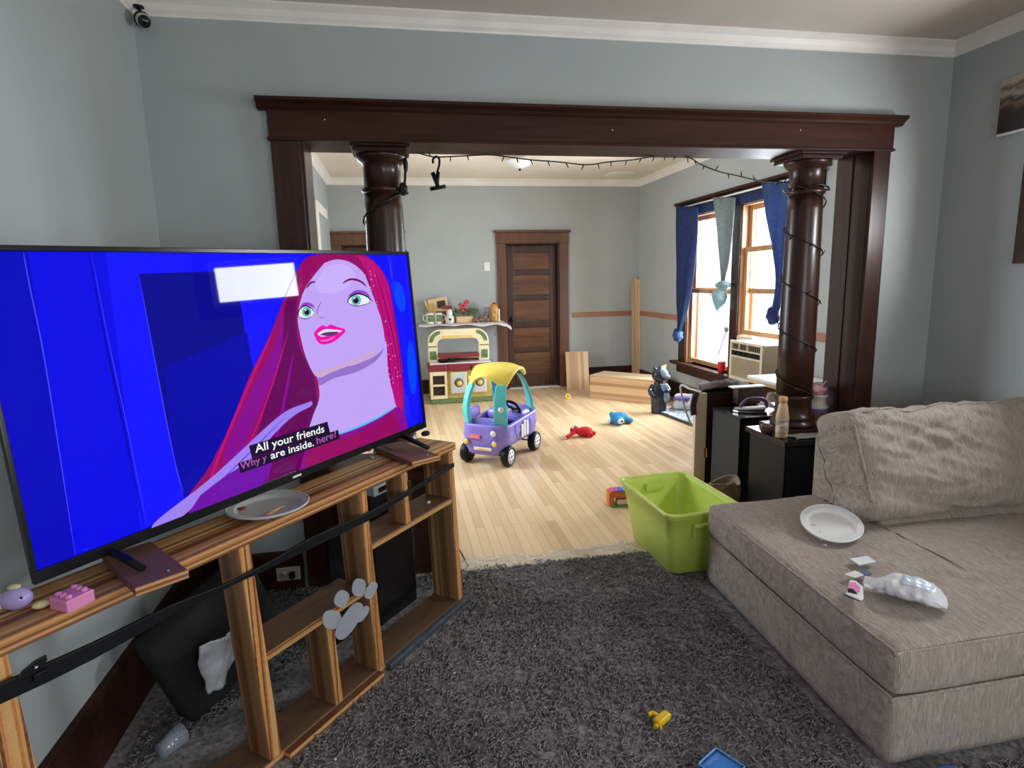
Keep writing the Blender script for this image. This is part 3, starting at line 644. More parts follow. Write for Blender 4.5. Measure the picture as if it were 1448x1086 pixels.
# ---- things on the stand
def crisp(pr, e=.0009):
    out = [pr[0]]
    for i in range(1, len(pr)-1):
        p, a, b_ = Vector(pr[i]), Vector(pr[i-1]), Vector(pr[i+1]); out += [tuple(p + (a-p).normalized()*min(e, (a-p).length*.4)), tuple(p + (b_-p).normalized()*min(e, (b_-p).length*.4))]
    return out + [pr[-1]]
M['paper'] = plain('white_paper_plate', (.74, .74, .73), .45, .03); M['ceramic'] = plain('grey_white_plate', (.52, .52, .51), .3, .05)
def plate(name, label, c, r, sx=1, sy=1, rz=0, tilt=None, mt='paper'):
    rot = Matrix.Rotation(rz, 3, 'Z'); rot = (tilt @ rot) if tilt is not None else rot
    t = thing(name, label, 'plate', c, rot=rot); pr = [(0, .003), (.70*r, .003), (.735*r, .005), (.785*r, .015), (.81*r, .0175), (.95*r, .020), (.985*r, .0215), (r, .020), (.985*r, .017), (.81*r, .014), (.75*r, .002), (.70*r, 0), (0, 0)]
    MB().lathe(crisp(pr), n=64, sx=sx, sy=sy).build('dish', M[mt], t, local=True)
    MB().lathe([(.95*r, .0200), (.985*r, .0235), (1.01*r, .0205), (1.0*r, .0165)], n=64, sx=sx, sy=sy, ring=True).build('rim', M[mt], t, local=True)
    return t
pc = sp(1.277, .098, .817); plate('dinner_plate', 'grey white plate with food scraps on the media stand', (pc.x, pc.y, .8172), .13, mt='ceramic')
M['meat'] = plain('dried_red_sauce', (.25, .03, .03), .5, .4, 60); M['crust'] = plain('bread_crust', (.55, .30, .12), .7, .4, 60)
p = onz(341, 719, .825); o = MB().ell(p, (.017, .010, .005), nu=14, nv=8, disp=lambda d: .35*fbm(d*2, 1)).build('food_scrap', M['meat']); tag(o, 'dark red food scrap on the grey plate by the television', 'food scrap')
fr = thing('food_scrap', 'bundle of browned crusts on the grey plate by the television', 'food scrap', onz(383, 727, .826))
for i in range(6):
    a = onz(370+i*3.4, 731-i*1.6, .829); b_ = onz(384+i*3.6, 727-i*2.2, .831); MB().tube([a, (a+b_)/2 + Vector((0, 0, .004)), b_], [.002, .003, .002], 6).build('crust', M['crust'], fr)
M['lilac'] = plain('lilac_plastic', (.40, .33, .66), .22, .08); M['yellowg'] = plain('pale_yellow_plastic', (.62, .58, .30), .35, .1)
p = onz(24, 862, .817); t = thing('toy_figure', 'small lilac plastic toy with yellow bits at the left end of the stand', 'toy', p)
MB().ell(p + Vector((0, .004, .026)), (.034, .026, .026)).build('body', M['lilac'], t); b1 = p + Vector((0, .004, .026)); dv = (CAM-b1).normalized()
MB().ell(b1 + dv*.027 + Vector((.010, 0, 0)), .003, nu=8, nv=6).build('eye', M['black'], t)
MB().ell(b1 + Vector((-.004, .006, .026)), (.014, .01, .007)).build('crest', M['yellowg'], t); MB().ell(b1 + Vector((-.030, -.004, -.002)), (.010, .018, .018)).build('shell_edge', M['white'], t)
e = onz(59, 860, .817); MB().ell(e + Vector((0, 0, .009)), (.018, .010, .009), Matrix.Rotation(.5, 3, 'Z')).build('tail', M['yellowg'], t)
M['pink'] = plain('pink_plastic', (.80, .28, .52), .25, .06)
p = onz(110, 857, .817); rz = math.radians(58); t = thing('toy_brick', 'pink plastic building brick with studs on the media stand', 'toy brick', p, rz)
MB().box(-.032, .032, -.016, .048, 0, .030).build('brick', M['pink'], t, local=True, bevel=.003)
for i in range(2):
    for j in range(3): MB().lathe([(.0072, 0), (.0072, .006), (.005, .008), (0, .008)], (-.018+.036*i, -.002+.018*j, .030), 12).build('stud', M['pink'], t, local=True)
p = onz(602, 616, .817); o = MB().ell(p + Vector((0, 0, .011)), (.027, .019, .013), Matrix.Rotation(.9, 3, 'Z'), disp=lambda d: .08*fbm(d, 3)).build('computer_mouse', M['black']); tag(o, 'small black computer mouse at the right end of the media stand', 'mouse')
p = onz(526, 648, .817); t = thing('metal_button', 'round grey metal button on the striped stand top', 'button', p); MB().lathe([(.013, 0), (.0135, .004), (.010, .008), (0, .009)], p, 20).build('dome', plain('brushed_grey', (.30, .34, .38), .35, .1, metal=.6), t)
p = onz(521, 638.5, .817); o = MB().ell(p + Vector((0, .006, .007)), (.013, .008, .008)).build('red_cap', plain('red_plastic', (.7, .03, .02), .3, .1)); tag(o, 'tiny red plastic cap under the edge of the television', 'cap')
p = sp(2.10, .06, .558); o = MB().ell(p + Vector((0, 0, .005)), (.009, .006, .006), disp=lambda d: .3*fbm(d*2, 1)).build('foil_wad', plain('crumpled_foil', (.7, .7, .7), .3, .2, 60)); tag(o, 'tiny white foil wad on the right shelf of the stand', 'foil')
# set-top box behind the right cell
t = thing('modem', 'silver and black box behind the right cell of the stand', 'modem', sp(2.0, .25, .62)); c0 = SF.to_3x3()
def sbox(u0, u1, d0, d1, z0, z1): m_ = MB().box(u0, u1, d0, d1, z0, z1); m_.v = [tuple(SF @ Vector(x)) for x in m_.v]; return m_
M['silver'] = plain('silver_plastic', (.42, .42, .42), .35, .1)
sbox(1.92, 2.16, DEP+.03, DEP+.09, .62, .665).build('case', M['silver'], t, bevel=.006); sbox(1.95, 2.12, DEP+.028, DEP+.03, .632, .655).build('slot', M['blackgl'], t)
for k in range(3): sbox(1.93+.02*k, 2.15-.02*k, DEP+.04, DEP+.085, .668+.014*k, .674+.014*k).build('fin', M['silver'], t, bevel=.002)
sbox(1.90, 2.18, DEP+.03, DEP+.075, .005, .62).build('stand_column', M['blackgl'], t, bevel=.003)
# dark panel leaning behind the right bays
t = thing('glass_panel', 'black glossy panel leaning behind the right bays of the stand', 'panel', sp(1.95, DEP+.115, 0))
m_ = MB(); m_.obox(sp(1.95, DEP+.115, .26), c0 @ Vector((.24, 0, 0)), c0 @ Vector((0, .008, 0)), Vector((0, 0, .26))); m_.build('sheet', M['blackgl'], t, bevel=.002)
m_ = MB(); m_.obox(sp(1.95, DEP+.115, .525), c0 @ Vector((.24, 0, 0)), c0 @ Vector((0, .012, 0)), Vector((0, 0, .008))); m_.build('top_trim', M['black'], t, bevel=.002)
# big black speaker tipped in the corner
M['grille'] = plain('black_speaker_cloth', (.010, .010, .011), .9, .2, 60, .4)
def on_d(x, y, d): return on_front(x, y, d)
A_, B_, C_ = on_d(195, 918, .46), on_d(345, 785, .46), on_d(285, 1006, .46)
ex, ey = (B_-A_), (C_-A_); ey = ey - ex*(ey.dot(ex)/ex.dot(ex)); cc = A_ + ex/2 + ey/2; nn = ex.cross(ey).normalized()
t = thing('speaker', 'large black cloth speaker tipped over in the corner behind the stand', 'speaker', (cc.x, cc.y, 0)); rot = Matrix((ex.normalized(), nn, -ey.normalized())).transposed()
hx, hz = ex.length/2, ey.length/2
MB().rbox(cc, (hx, .05, hz), .03, (12, 6, 10), rot).build('cabinet', M['grille'], t, weld=True)
MB().rbox(cc - nn*.054*(1 if nn.dot(CAM-cc) > 0 else -1), (hx-.012, .01, hz-.012), .009, (8, 4, 8), rot).build('back_plate', M['black'], t, weld=True)
M['bagw'] = plain('white_plastic_film', (.50, .51, .54), .35, .15, 20, .2)
p = on_front(315, 938, .31); X = c0 @ Vector((1, 0, 0))
def bagf(u, v):
    w = .075*(1-.35*v)*(1+.2*math.sin(v*5)); h = (v-.5)*.22
    return p + X*((u-.5)*2*w) + Vector((0, 0, -h)) + (c0 @ Vector((0, 1, 0)))*(-.02*math.sin(math.pi*u) + .012*fbm((u*3, v*3, 1), 1.5) + .05*v)
o = MB().grid(bagf, 18, 22).build('plastic_bag', M['bagw'], solid=.003); tag(o, 'crumpled white plastic bag behind the media stand', 'bag')
p = onz(226, 1070, .034); p.z = .012; t = thing('plastic_cup', 'clear plastic cup lying on its side behind the media stand', 'cup', p)
ax = ((c0 @ Vector((0, 0, 1))), (c0 @ Vector((0, 1, 0))), (c0 @ Vector((1, .2, 0))).normalized())
M['cupc'] = clear('clear_cup', (.85, .88, .92), .12, .1, .25, (.6, .65, .72))
MB().lathe([(.0, 0), (.026, 0), (.036, .09), (.034, .09), (.025, .003), (0, .003)], p + Vector((0, 0, .037)), 24, ax=ax).build('wall', M['cupc'], t); MB().lathe([(.036, .088), (.039, .09), (.036, .093), (.034, .09)], p + Vector((0, 0, .037)), 24, ax=ax, ring=True).build('rim', M['cupc'], t)
# outlet on the baseboard
p = Vector((-.624, WY0-.024, .10)); og = group_struct('trim_outlet', p); MB().box(p.x-.058, p.x+.058, p.y-.004, p.y, p.z-.036, p.z+.036).build('plate', plain('almond_plastic', (.55, .54, .40), .4, .05), og, bevel=.004)
for s_ in (-1, 1): MB().lathe([(.015, 0), (.015, .003), (0, .003)], p + Vector((s_*.021, -.004, 0)), 16, ax=(Vector((1, 0, 0)), Vector((0, 0, 1)), Vector((0, -1, 0)))).build('socket', bpy.data.materials['almond_plastic'], og)
o = MB().box(p.x+.008, p.x+.034, p.y-.035, p.y-.007, p.z-.013, p.z+.013).tube(smooth_path([p + Vector((.021, -.03, -.01)), p + Vector((.02, -.04, -.05)), p + Vector((.03, -.06, -.085)), p + Vector((.15, -.10, -.093))]), .0035, 8).build('power_plug', M['black']); tag(o, 'black power plug and cord in the baseboard outlet', 'plug')
# ================================================================ CARPET AND WHAT LIES ON IT
def carpet_mat():
    m = base_mat('charcoal_shag', (.03, .03, .032), .95, spec=.1); nt = m.node_tree; v = coords(nt)
    f = noise_tex(nt, v, 55, 4, .6, .4); g = noise_tex(nt, v, 2.2, 3)
    ad = _n(nt, 'ShaderNodeMath', operation='MULTIPLY_ADD'); ad.inputs[1].default_value = .4; nt.links.new(g, ad.inputs[0]); nt.links.new(f, ad.inputs[2])
    c = ramp(nt, ad.outputs[0], [(.45, (.052, .048, .049)), (.95, (.37, .345, .35))]); nt.links.new(c, nt.nodes['Principled BSDF'].inputs['Base Color']); return m
M['carpet'] = carpet_mat()
cp = thing('carpet', 'dark charcoal shag carpet covering the living room floor', 'carpet', (1.0, .5, 0))
MB().box(LX0+.022, LX1-.002, REAR+.002, 3.025, .0005, .008).build('backing', M['carpet'], cp)
def pile():
    rng = np.random.default_rng(3); vs_, fs_ = [], []
    n = 46000; X = rng.uniform(-.95, 2.1, n); Y = rng.uniform(.95, 3.035, n)
    U, D = X*.63+Y*.777, -1.529-X*.777+Y*.63
    keep = ~((X > 1.40) & (Y < 2.64) & (Y > 1.37)) & ~((U > .4) & (U < 2.28) & (D > -.045) & (D < .36)) & ~((abs(X-1.475) < .18) & (abs(Y-2.985) < .28)) & ~((X > 2.07) & (Y > 2.91)); X, Y = X[keep], Y[keep]
    for x, y in zip(X, Y):
        a = mnoise.noise((x*9, y*9, 0))*6 + rng.uniform(-1.1, 1.1); L = rng.uniform(.018, .032); h = rng.uniform(.008, .017); w = rng.uniform(.0017, .0028); cu = rng.uniform(-1.3, 1.3)
        px_, py_, ang = x, y, a; o = len(vs_)
        for k, (zz, ww) in enumerate(((.006, .8), (h*.85+.005, 1), (h+.006, 1), (h*.5+.005, .6))):
            nx, ny = -math.sin(ang), math.cos(ang); W = w*ww
            vs_ += [(px_+nx*W, py_+ny*W, zz), (px_-nx*W, py_-ny*W, zz), (px_, py_, zz+W*1.5)]
            px_ += math.cos(ang)*L/3; py_ += math.sin(ang)*L/3; ang += cu/2
        for k in range(3):
            b_ = o+3*k; fs_ += [(b_, b_+1, b_+4, b_+3), (b_+1, b_+2, b_+5, b_+4), (b_+2, b_, b_+3, b_+5)]
    m = MB(); m.v, m.f, m.m, m.sm = vs_, fs_, [0]*len(fs_), [True]*len(fs_); return m
o = pile().build('pile', M['carpet'], cp); o['kind'] = 'stuff'
M['crumb'] = plain('pale_crumb', (.62, .58, .50), .8, .2, 60)
for i, (x, y) in enumerate(((.029, 2.085), (.139, 2.164), (-.282, 1.809), (.329, 1.948), (.411, 2.471), (.757, 2.87), (.453, 2.354), (.692, 2.237), (.883, 2.778), (.013, 2.21), (.49, 2.267), (.257, 2.90), (-.087, 2.179), (.75, 2.21))):
    e = .0045 if i in (1, 2, 8) else .0028
    o = MB().ell((x, y, .021), (e*1.4, e, e*.8), nu=8, nv=6, disp=lambda d: .4*fbm(d*2 + Vector((i, 0, 0)), 1)).build('carpet_crumb', M['crumb']); tag(o, 'tiny pale crumb lying on the dark shag carpet', 'crumb', 'crumbs on the carpet')
# clear plastic strip between carpet and boards
M['film'] = clear('clear_plastic_film', (.95, .95, .94),   .20, .14, .22, (.88, .86, .83))
def film(u, v):
    x = .19 + 1.12*u; y = 3.0 + (.16 + .02*math.sin(u*9) + .03*fbm((u*6, 0, 2), 1))*v
    z = .012 + .016*v*(1-v)*4*(.6 + .4*math.sin(u*23)) + .020*abs(fbm((u*14+v*5, v*3, 5), 1)) - .010*v
    return Vector((x + .02*fbm((u*7, v*4, 9), 1), y, max(z, .003)))
fo = thing('plastic_sheet', 'wrinkled clear plastic strip along the edge of the carpet', 'plastic sheet', (.75, 3.08, 0)); MB().grid(film, 130, 18).build('film', M['film'], fo)
wf = thing('wire_frame', 'thin black wire frame poking out behind the right end of the stand', 'wire frame', (.29, 3.1, 0))
a, b_, c = onz(647, 772, .03), onz(662, 801, .02), onz(651, 808, .02); MB().tube([a, b_, c, a], .004, 8).build('wire', M['black'], wf)
# yellow toy
M['yellow'] = plain('yellow_plastic', (.78, .50, .01), .3, .08)
p = onz(936, 1018, .025); dx = (onz(945, 1010, .02)-onz(926, 1026, .02)); rz = math.atan2(dx.y, dx.x)
t = thing('yellow_toy', 'small bright yellow plastic toy part on the dark carpet', 'toy', (p.x, p.y, .016), rz)
MB().rbox((0, 0, .013), (.036, .016, .013), .007, (8, 6, 6)).build('body', M['yellow'], t, local=True, weld=True)
MB().rbox((-.002, .026, .014), (.009, .018, .009), .006, (6, 6, 6)).rbox((-.010, .040, .014), (.012, .007, .008), .005, (6, 6, 6)).build('hook', M['yellow'], t, local=True)
MB().tube([(-.036, -.004, .012), (-.048, -.006, .012)], .008, 10).tube([(-.03, -.012, .008), (-.035, -.022, .008)], .004, 8).build('peg', M['yellow'], t, local=True)
M['bluep'] = plain('blue_plastic', (.03, .20, .62), .25, .08); M['bluel'] = plain('light_blue_plastic', (.12, .38, .80), .25, .08)
p = onz(1020, 1090, .03); t = thing('blue_tray', 'blue plastic toy tray cut off by the bottom edge, on bare carpet', 'toy tray', (p.x, p.y, .016), .5)
MB().rbox((0, 0, .016), (.052, .052, .016), .014, (8, 8, 5)).build('tray', M['bluep'], t, local=True, weld=True)
m_ = MB(); rp = [(.05*max(-1, min(1, 1.4*math.cos(a_))), .05*max(-1, min(1, 1.4*math.sin(a_))), .034) for a_ in [2*math.pi*i/32 for i in range(33)]]; m_.tube(rp, .003, 6); m_.build('rim', M['bluel'], t, local=True)
t = thing('blue_ball_cap', 'bright blue rounded plastic toy at the foot of the sofa', 'toy', (1.545, 1.285, .014), 0)
MB().ell((1.545, 1.285, .048), (.07, .06, .042), nu=28, nv=16).build('dome', plain('bright_blue_plastic', (.03, .14, .78), .2, .06), t); MB().lathe([(.071, .034), (.074, .040), (.071, .046)], (1.545, 1.285, .0), 28, sy=.86, ring=True).build('band', M['bluel'], t)
# ================================================================ GREEN TOTE
def tote_mat(name, col, tr):
    m = base_mat(name, col, .32); nt = m.node_tree; b_ = nt.nodes['Principled BSDF']; out = [n for n in nt.nodes if n.type == 'OUTPUT_MATERIAL'][0]
    c = ramp(nt, noise_tex(nt, coords(nt), 3, 5), [(.3, mix(col, .92)), (.7, mix(col, 1.06))]); nt.links.new(c, b_.inputs['Base Color'])
    tl = _n(nt, 'ShaderNodeBsdfTranslucent'); nt.links.new(c, tl.inputs[0]); mx = _n(nt, 'ShaderNodeMixShader'); mx.inputs[0].default_value = tr
    nt.links.new(b_.outputs[0], mx.inputs[1]); nt.links.new(tl.outputs[0], mx.inputs[2]); nt.links.new(mx.outputs[0], out.inputs[0]); return m
M['lime'] = tote_mat('lime_green_plastic', (.70, .82, .17), .22)
TL = (1.475, 2.985, .010); t = thing('storage_tote', 'open lime green plastic storage tote beside the sofa', 'storage tote', TL, .045)
def rr(hx, hy, r, n=8):
    out = []
    for cx, cy, a0 in ((hx-r, hy-r, 0), (-hx+r, hy-r, 90), (-hx+r, -hy+r, 180), (hx-r, -hy+r, 270)):
        for i in range(n): a = math.radians(a0 + 90*i/(n-1)); out.append((cx + r*math.cos(a), cy + r*math.sin(a)))
    return out
def loft(m_, rings, mi=0, cap0=False, cap1=False):
    n = len(rings[0]); o = len(m_.v); fs = [(i*n+j, i*n+(j+1) % n, (i+1)*n+(j+1) % n, (i+1)*n+j) for i in range(len(rings)-1) for j in range(n)]
    if cap0: fs.append(tuple(range(n))[::-1])
    if cap1: fs.append(tuple((len(rings)-1)*n+j for j in range(n)))
    m_.add([p for r in rings for p in r], fs, mi, True); return m_
H = .352
def ring(k, z, off=0, rad=.05): return [(x, y, z) for x, y in rr(.160+.048*k+off, .252+.052*k+off, rad)]
m_ = MB(); loft(m_, [ring(0, .0, -.008), ring(0, .006), ring(.55, .2), ring(.96, H-.034), ring(.97, H-.030, .005), ring(1, H, .006), ring(1, H, .0), ring(.97, H-.03, 0), ring(.0, .01, -.006)], 0, True, True); m_.build('tub', M['lime'], t, local=True)
m_ = MB(); loft(m_, [ring(1, H-.012, .008), ring(1, H-.012, .016), ring(1, H+.002, .017), ring(1, H+.006, .012), ring(1, H+.005, .002), ring(1, H-.004, -.003)]); m_.build('rim', M['lime'], t, local=True)
for s_ in (-1, 1):
    m_ = MB(); yb = s_*.300; m_.rbox((0, yb+s_*.008, .285), (.075, .016, .010), .006, (8, 4, 4)); m_.rbox((-.07, yb+s_*.004, .255), (.006, .012, .035), .004, (4, 4, 6)); m_.rbox((.07, yb+s_*.004, .255), (.006, .012, .035), .004, (4, 4, 6)); m_.build('handle', M['lime'], t, local=True)
    m_ = MB(); m_.rbox((0, s_*.284, .29), (.055, .016, .022), .006, (8, 4, 4)); m_.build('grip_pocket', M['lime'], t, local=True)
m_ = MB(); m_.box(.04, .085, -.3125, -.3105, .232, .250); m_.build('sticker', plain('pale_label', (.7, .7, .7), .5, .05), t, local=True)
m_ = MB(); m_.box(.043, .055, -.3135, -.3125, .234, .248).box(.060, .080, -.3133, -.3125, .240, .243).box(.060, .076, -.3133, -.3125, .235, .237); m_.build('label_print', M['black'], t, local=True)
# xylophone toy behind the tote
t = thing('toy_piano', 'orange toy piano with a strip of rainbow keys beside the green tote', 'toy', onz(863, 718) + Vector((.062, .045, 0)), -.12)
M['orange'] = plain('orange_plastic', (.60, .16, .03), .35, .1)
MB().rbox((.05, 0, .085), (.115, .05, .022), .012, (10, 6, 5)).rbox((-.045, 0, .045), (.020, .05, .040), .010, (5, 6, 5)).build('frame', M['orange'], t, local=True)
MB().box(-.05, .155, -.052, .052, .001, .012).build('base', plain('green_plastic', (.10, .38, .10), .4, .1), t, local=True, bevel=.003)
MB().rbox((.08, -.02, .034), (.09, .034, .020), .012, (10, 6, 5)).build('roller', plain('pale_pink_plastic', (.70, .55, .48), .4, .05), t, local=True)
for i, cc in enumerate(((.75, .12, .35), (.45, .10, .55), (.10, .15, .60), (.10, .45, .75), (.15, .60, .50), (.80, .70, .10), (.85, .35, .08))):
    MB().box(-.045+.028*i, -.021+.028*i, -.040, .040, .107, .114).build('key', plain('key_colour_%s' % 'abcdefg'[i], cc, .3, .05), t, local=True, bevel=.002)
# ================================================================ SOFA
def fabric(name, c0, c1):
    m = base_mat(name, c0, .92, spec=.15); nt = m.node_tree
    f = noise_tex(nt, coords(nt, (105, 17, 17)), 1, 4, .62, 1.6); g = noise_tex(nt, coords(nt, (420, 160, 160)), 1, 2)
    ad = _n(nt, 'ShaderNodeMath', operation='MULTIPLY_ADD'); ad.inputs[1].default_value = .35; nt.links.new(g, ad.inputs[0]); nt.links.new(f, ad.inputs[2])
    c = ramp(nt, ad.outputs[0], [(.42, c0), (.95, c1)]); nt.links.new(c, nt.nodes['Principled BSDF'].inputs['Base Color']); bump(m, ad.outputs[0], 1.0, .006)
    b_ = nt.nodes['Principled BSDF']; b_.inputs['Sheen Weight'].default_value = .15; return m
M['sofa'] = fabric('taupe_crinkle_fabric', (.245, .202, .168), (.55, .468, .398))
so = thing('sofa', 'taupe fabric chaise sofa with one large back pillow', 'sofa', (2.2, 2.0, 0))
def skew(m_):
    m_.v = [(x + (.05*(y-1.4)/1.2 if x < 2.0 else 0), y, z) for x, y, z in m_.v]; return m_
def wr(k, s_): return lambda p, d: k*fbm(p, s_)
skew(MB().rbox((2.235, 2.005, .150), (.825, .605, .118), .018, (40, 34, 8), disp=wr(.004, 4))).build('base', M['sofa'], so, weld=True)
def seat_d(p, d):
    u, v = p.x/.83, p.y/.61
    k = .004*fbm(p, 5) + (.022*(1-u*u)*(1-v*v) if d.z > .5 else 0) + (.006*(1-(p.z/.09)**2) if abs(d.z) < .5 else 0)
    if d.z > .4:   # pulled creases towards the near right
        for ax_, ay_, dr, am in ((-.28, -.30, -.55, .012), (-.10, -.36, -.60, .010), (.02, -.2, -.5, .008), (-.2, -.48, -.5, .007)):
            s_ = (p.x-ax_)*math.cos(dr) + (p.y-ay_)*math.sin(dr); n_ = -(p.x-ax_)*math.sin(dr) + (p.y-ay_)*math.cos(dr); k -= am*math.exp(-(n_/.012)**2)*max(0, 1-abs(s_/.22)**2) if abs(s_) < .22 else 0
    return k
skew(MB().rbox((2.235, 2.005, .352), (.83, .612, .082), .030, (110, 90, 12), disp=seat_d)).build('seat_cushion', M['sofa'], so, weld=True)
def sk(x, y): return x + .05*(y-1.4)/1.2 if x < 2 else x
def welt(z, dx_=0): return smooth_path([(sk(1.413-dx_, 2.60), 2.60, z), (sk(1.409-dx_, 2.2), 2.2, z-.002), (sk(1.406-dx_, 1.8), 1.8, z+.001), (sk(1.409-dx_, 1.42), 1.42, z), (1.43, 1.398-dx_, z-.001), (1.8, 1.392-dx_, z+.003), (2.3, 1.392-dx_, z-.001), (3.05, 1.395-dx_, z)], 5)
MB().tube(welt(.424), .005, 6).tube(welt(.272), .005, 6).build('piping', M['sofa'], so)
prof = [(2.62, .04), (2.62, .74), (2.60, .765), (2.54, .775), (2.49, .755), (2.12, .43), (2.12, .04)]
bk = MB().prism([(2.03, y, z) for y, z in prof], (1.03, 0, 0)); bk.build('back_frame', M['sofa'], so, bevel=.02, seg=3)
leg = MB()
for x, y in ((1.50, 1.50), (1.55, 2.52), (2.95, 1.50), (2.95, 2.52)): MB().box(x-.025, x+.025, y-.025, y+.025, .009, .04).build('leg', M['black'], so)
def pil_d(p, d):
    u, v, w_ = p.x/.55, p.y/.13, p.z/.25
    k = .050*(1-u*u)*(1-w_*w_) if abs(d.y) > .5 else 0
    k += .020*fbm((p.x*3, p.y*3, p.z*9 + p.x*3), 1.1) + .009*fbm((p.x*7, p.y*4, p.z*26 + p.x*9), 1)
    if d.x < -.4: k += .018*(1-v*v)
    for zc, am in ((-.15, .022), (-.19, .018), (.19, .018), (.12, .012), (-.08, .012), (.05, .009)):
        n_ = p.z - zc - .05*math.sin(p.x*5+zc*9); k -= am*math.exp(-(n_/.012)**2)*math.exp(-((u+.45)/.5)**2)
    return k
rot = Matrix.Rotation(math.radians(-24), 3, 'X') @ Matrix.Rotation(math.radians(2), 3, 'Z')
pc = Vector((2.490, 2.325, .672))
MB().rbox(pc, (.555, .135, .245), .075, (90, 24, 46), rot, pil_d).build('back_pillow', M['sofa'], so, weld=True)
m_ = MB()
def on_pil(q_, d):
    d = Vector(d).normalized(); w_ = Vector(q_) + d*.075; return pc + rot @ (w_ + d*(pil_d(w_, d) + .002))
for sy_ in (-1, 1): m_.tube([on_pil((-.48, sy_*.06, z), (-1, sy_, 0)) for z in [(-.17+.34*i/20) for i in range(21)]], .006, 6)
m_.tube([on_pil((x, -.06, .17), (0, -1, 1)) for x in [(-.48+.96*i/30) for i in range(31)]], .006, 6)
m_.build('pillow_piping', M['sofa'], so)
# ---- on the seat
ST = .462
tl = Matrix.Rotation(math.radians(7), 3, 'X') @ Matrix.Rotation(math.radians(-2), 3, 'Y')
t = plate('paper_plate', 'white oval paper plate tipped against the sofa back pillow', (1.782, 2.158, ST-.004+.014), .135, sx=.90, sy=1.22, rz=math.radians(-38), tilt=tl)
for k, (px_, py_, mt) in enumerate(((1149, 742, 'speck'), (1152, 743, 'speck'), (1160, 752, 'speck'), (1177, 731, 'speck'))):
    o = MB().ell(onz(px_, py_, ST+.022), (.0045, .0025, .002), nu=8, nv=6).build('green_crumb', plain('green_brown_crumb', (.16, .17, .06), .8, .3)); tag(o, 'tiny dark crumb on the white oval plate', 'crumb', 'crumbs on the sofa plate')
for a, b_, lb in (((1152, 757), (1163, 764), 'thin pale crust strip on the sofa below the oval plate'), ((1165, 770.5), (1169, 771.5), 'small pale crumb lying apart below the oval plate')):
    o = MB().tube([onz(*a, ST+.004), onz((a[0]+b_[0])/2, (a[1]+b_[1])/2, ST+.006), onz(*b_, ST+.004)], [.003, .004, .002], 7).build('food_crumb', M['crumb']); tag(o, lb, 'crumb')
M['card'] = plain('white_card', (.80, .80, .82), .5, .03); M['cardb'] = plain('slate_blue_card', (.12, .14, .24), .4, .1)
def card(name, label, pts_, mt, z=ST, h=.0035):
    o = MB().prism([onz(x, y, z) for x, y in pts_], (0, 0, h)).build(name, M[mt]); tag(o, label, 'card', 'cards on the sofa')
card('paper_card', 'blank white card lying alone between the plate and the foil pouch', [(1202, 791), (1226, 787), (1239, 795), (1215, 800)], 'card')
card('paper_card', 'white card with dark edge beside the slate blue card', [(1194, 813), (1209, 808), (1223, 814), (1210, 818)], 'card')
card('paper_card', 'slate blue card half under the small white card', [(1215, 806), (1222, 805), (1233, 812), (1230, 815), (1222, 814)], 'cardb', ST+.002)
t = thing('candy_wrapper', 'small pink and white wrapper on the sofa nearest the edge', 'wrapper', onz(1207, 838, ST))
wp = [(1201, 822), (1210, 823), (1220, 832), (1221, 848), (1216, 850), (1195, 841), (1199, 836)]
W3 = [onz(x, y, ST+.006) for x, y in wp]; MB().prism(W3, (0, 0, .006)).build('foil', M['card'], t, bevel=.002)
MB().prism([onz(x, y, ST+.0125) for x, y in [(1200, 824), (1209, 824), (1216, 831), (1216, 838), (1199, 834)]], (0, 0, .0015)).build('pink_print', M['pink'], t)
MB().prism([onz(x, y, ST+.0142) for x, y in [(1199, 832), (1206, 833), (1213, 840), (1199, 837)]], (0, 0, .001)).build('dark_print', M['black'], t)
MB().prism([onz(x, y, ST+.0005) for x, y in [(1196, 838), (1218, 847), (1216, 851), (1194, 842)]], (0, 0, .004)).build('dark_edge', M['black'], t)
a, b_ = onz(1230, 828, ST), onz(1340, 858, ST); ctr = (a+b_)/2; L_ = (b_-a).length/2; rz = math.atan2((b_-a).y, (b_-a).x)
t = thing('foil_pouch', 'white squeezed plastic pouch lying on the sofa seat', 'pouch', (ctr.x, ctr.y, ST-.004), rz)
def pouch(u, v):
    s_ = 2*v-1; a_ = 2*math.pi*u; w_ = .050*(1-abs(s_)**2.6)**.5*(1 if s_ > -.5 else .8) + .012; w_ = w_*(1 if s_ > -.75 else .9+.1*math.sin(9*u)); hgt = .030*(1-abs(s_)**3)**.7*(.55+.45*min(1, (s_+1.1)/.7)) + .004
    n_ = .006*fbm((s_*4, math.cos(a_)*1.6, math.sin(a_)*1.6), 1.2)
    return Vector((s_*L_, math.cos(a_)*(w_+n_), max(.001, hgt + math.sin(a_)*(hgt+n_))))
M['foil'] = plain('glossy_white_pouch', (.74, .74, .76), .28, .08, 30, .1)
m_ = MB(); m_.grid(pouch, 40, 50, cu=True); m_.f += [tuple(range(40))[::-1], tuple(49*40+i for i in range(40))]; m_.m += [0, 0]; m_.sm += [False, False]; m_.build('pouch_body', M['foil'], t, local=True)
MB().rbox((-L_-.004, .012, .012), (.018, .020, .006), .004, (6, 6, 4), Matrix.Rotation(.5, 3, 'X')).rbox((-L_, -.02, .008), (.016, .012, .004), .003, (6, 6, 4)).build('torn_end', M['foil'], t, local=True)
def lab(u, v):
    p = pouch(.13+.24*u, .42+.38*v); return p + Vector((0, 0, .0015))
MB().grid(lab, 14, 14).build('label', plain('pale_blue_label', (.62, .70, .82), .3, .06), t, local=True, solid=.001)
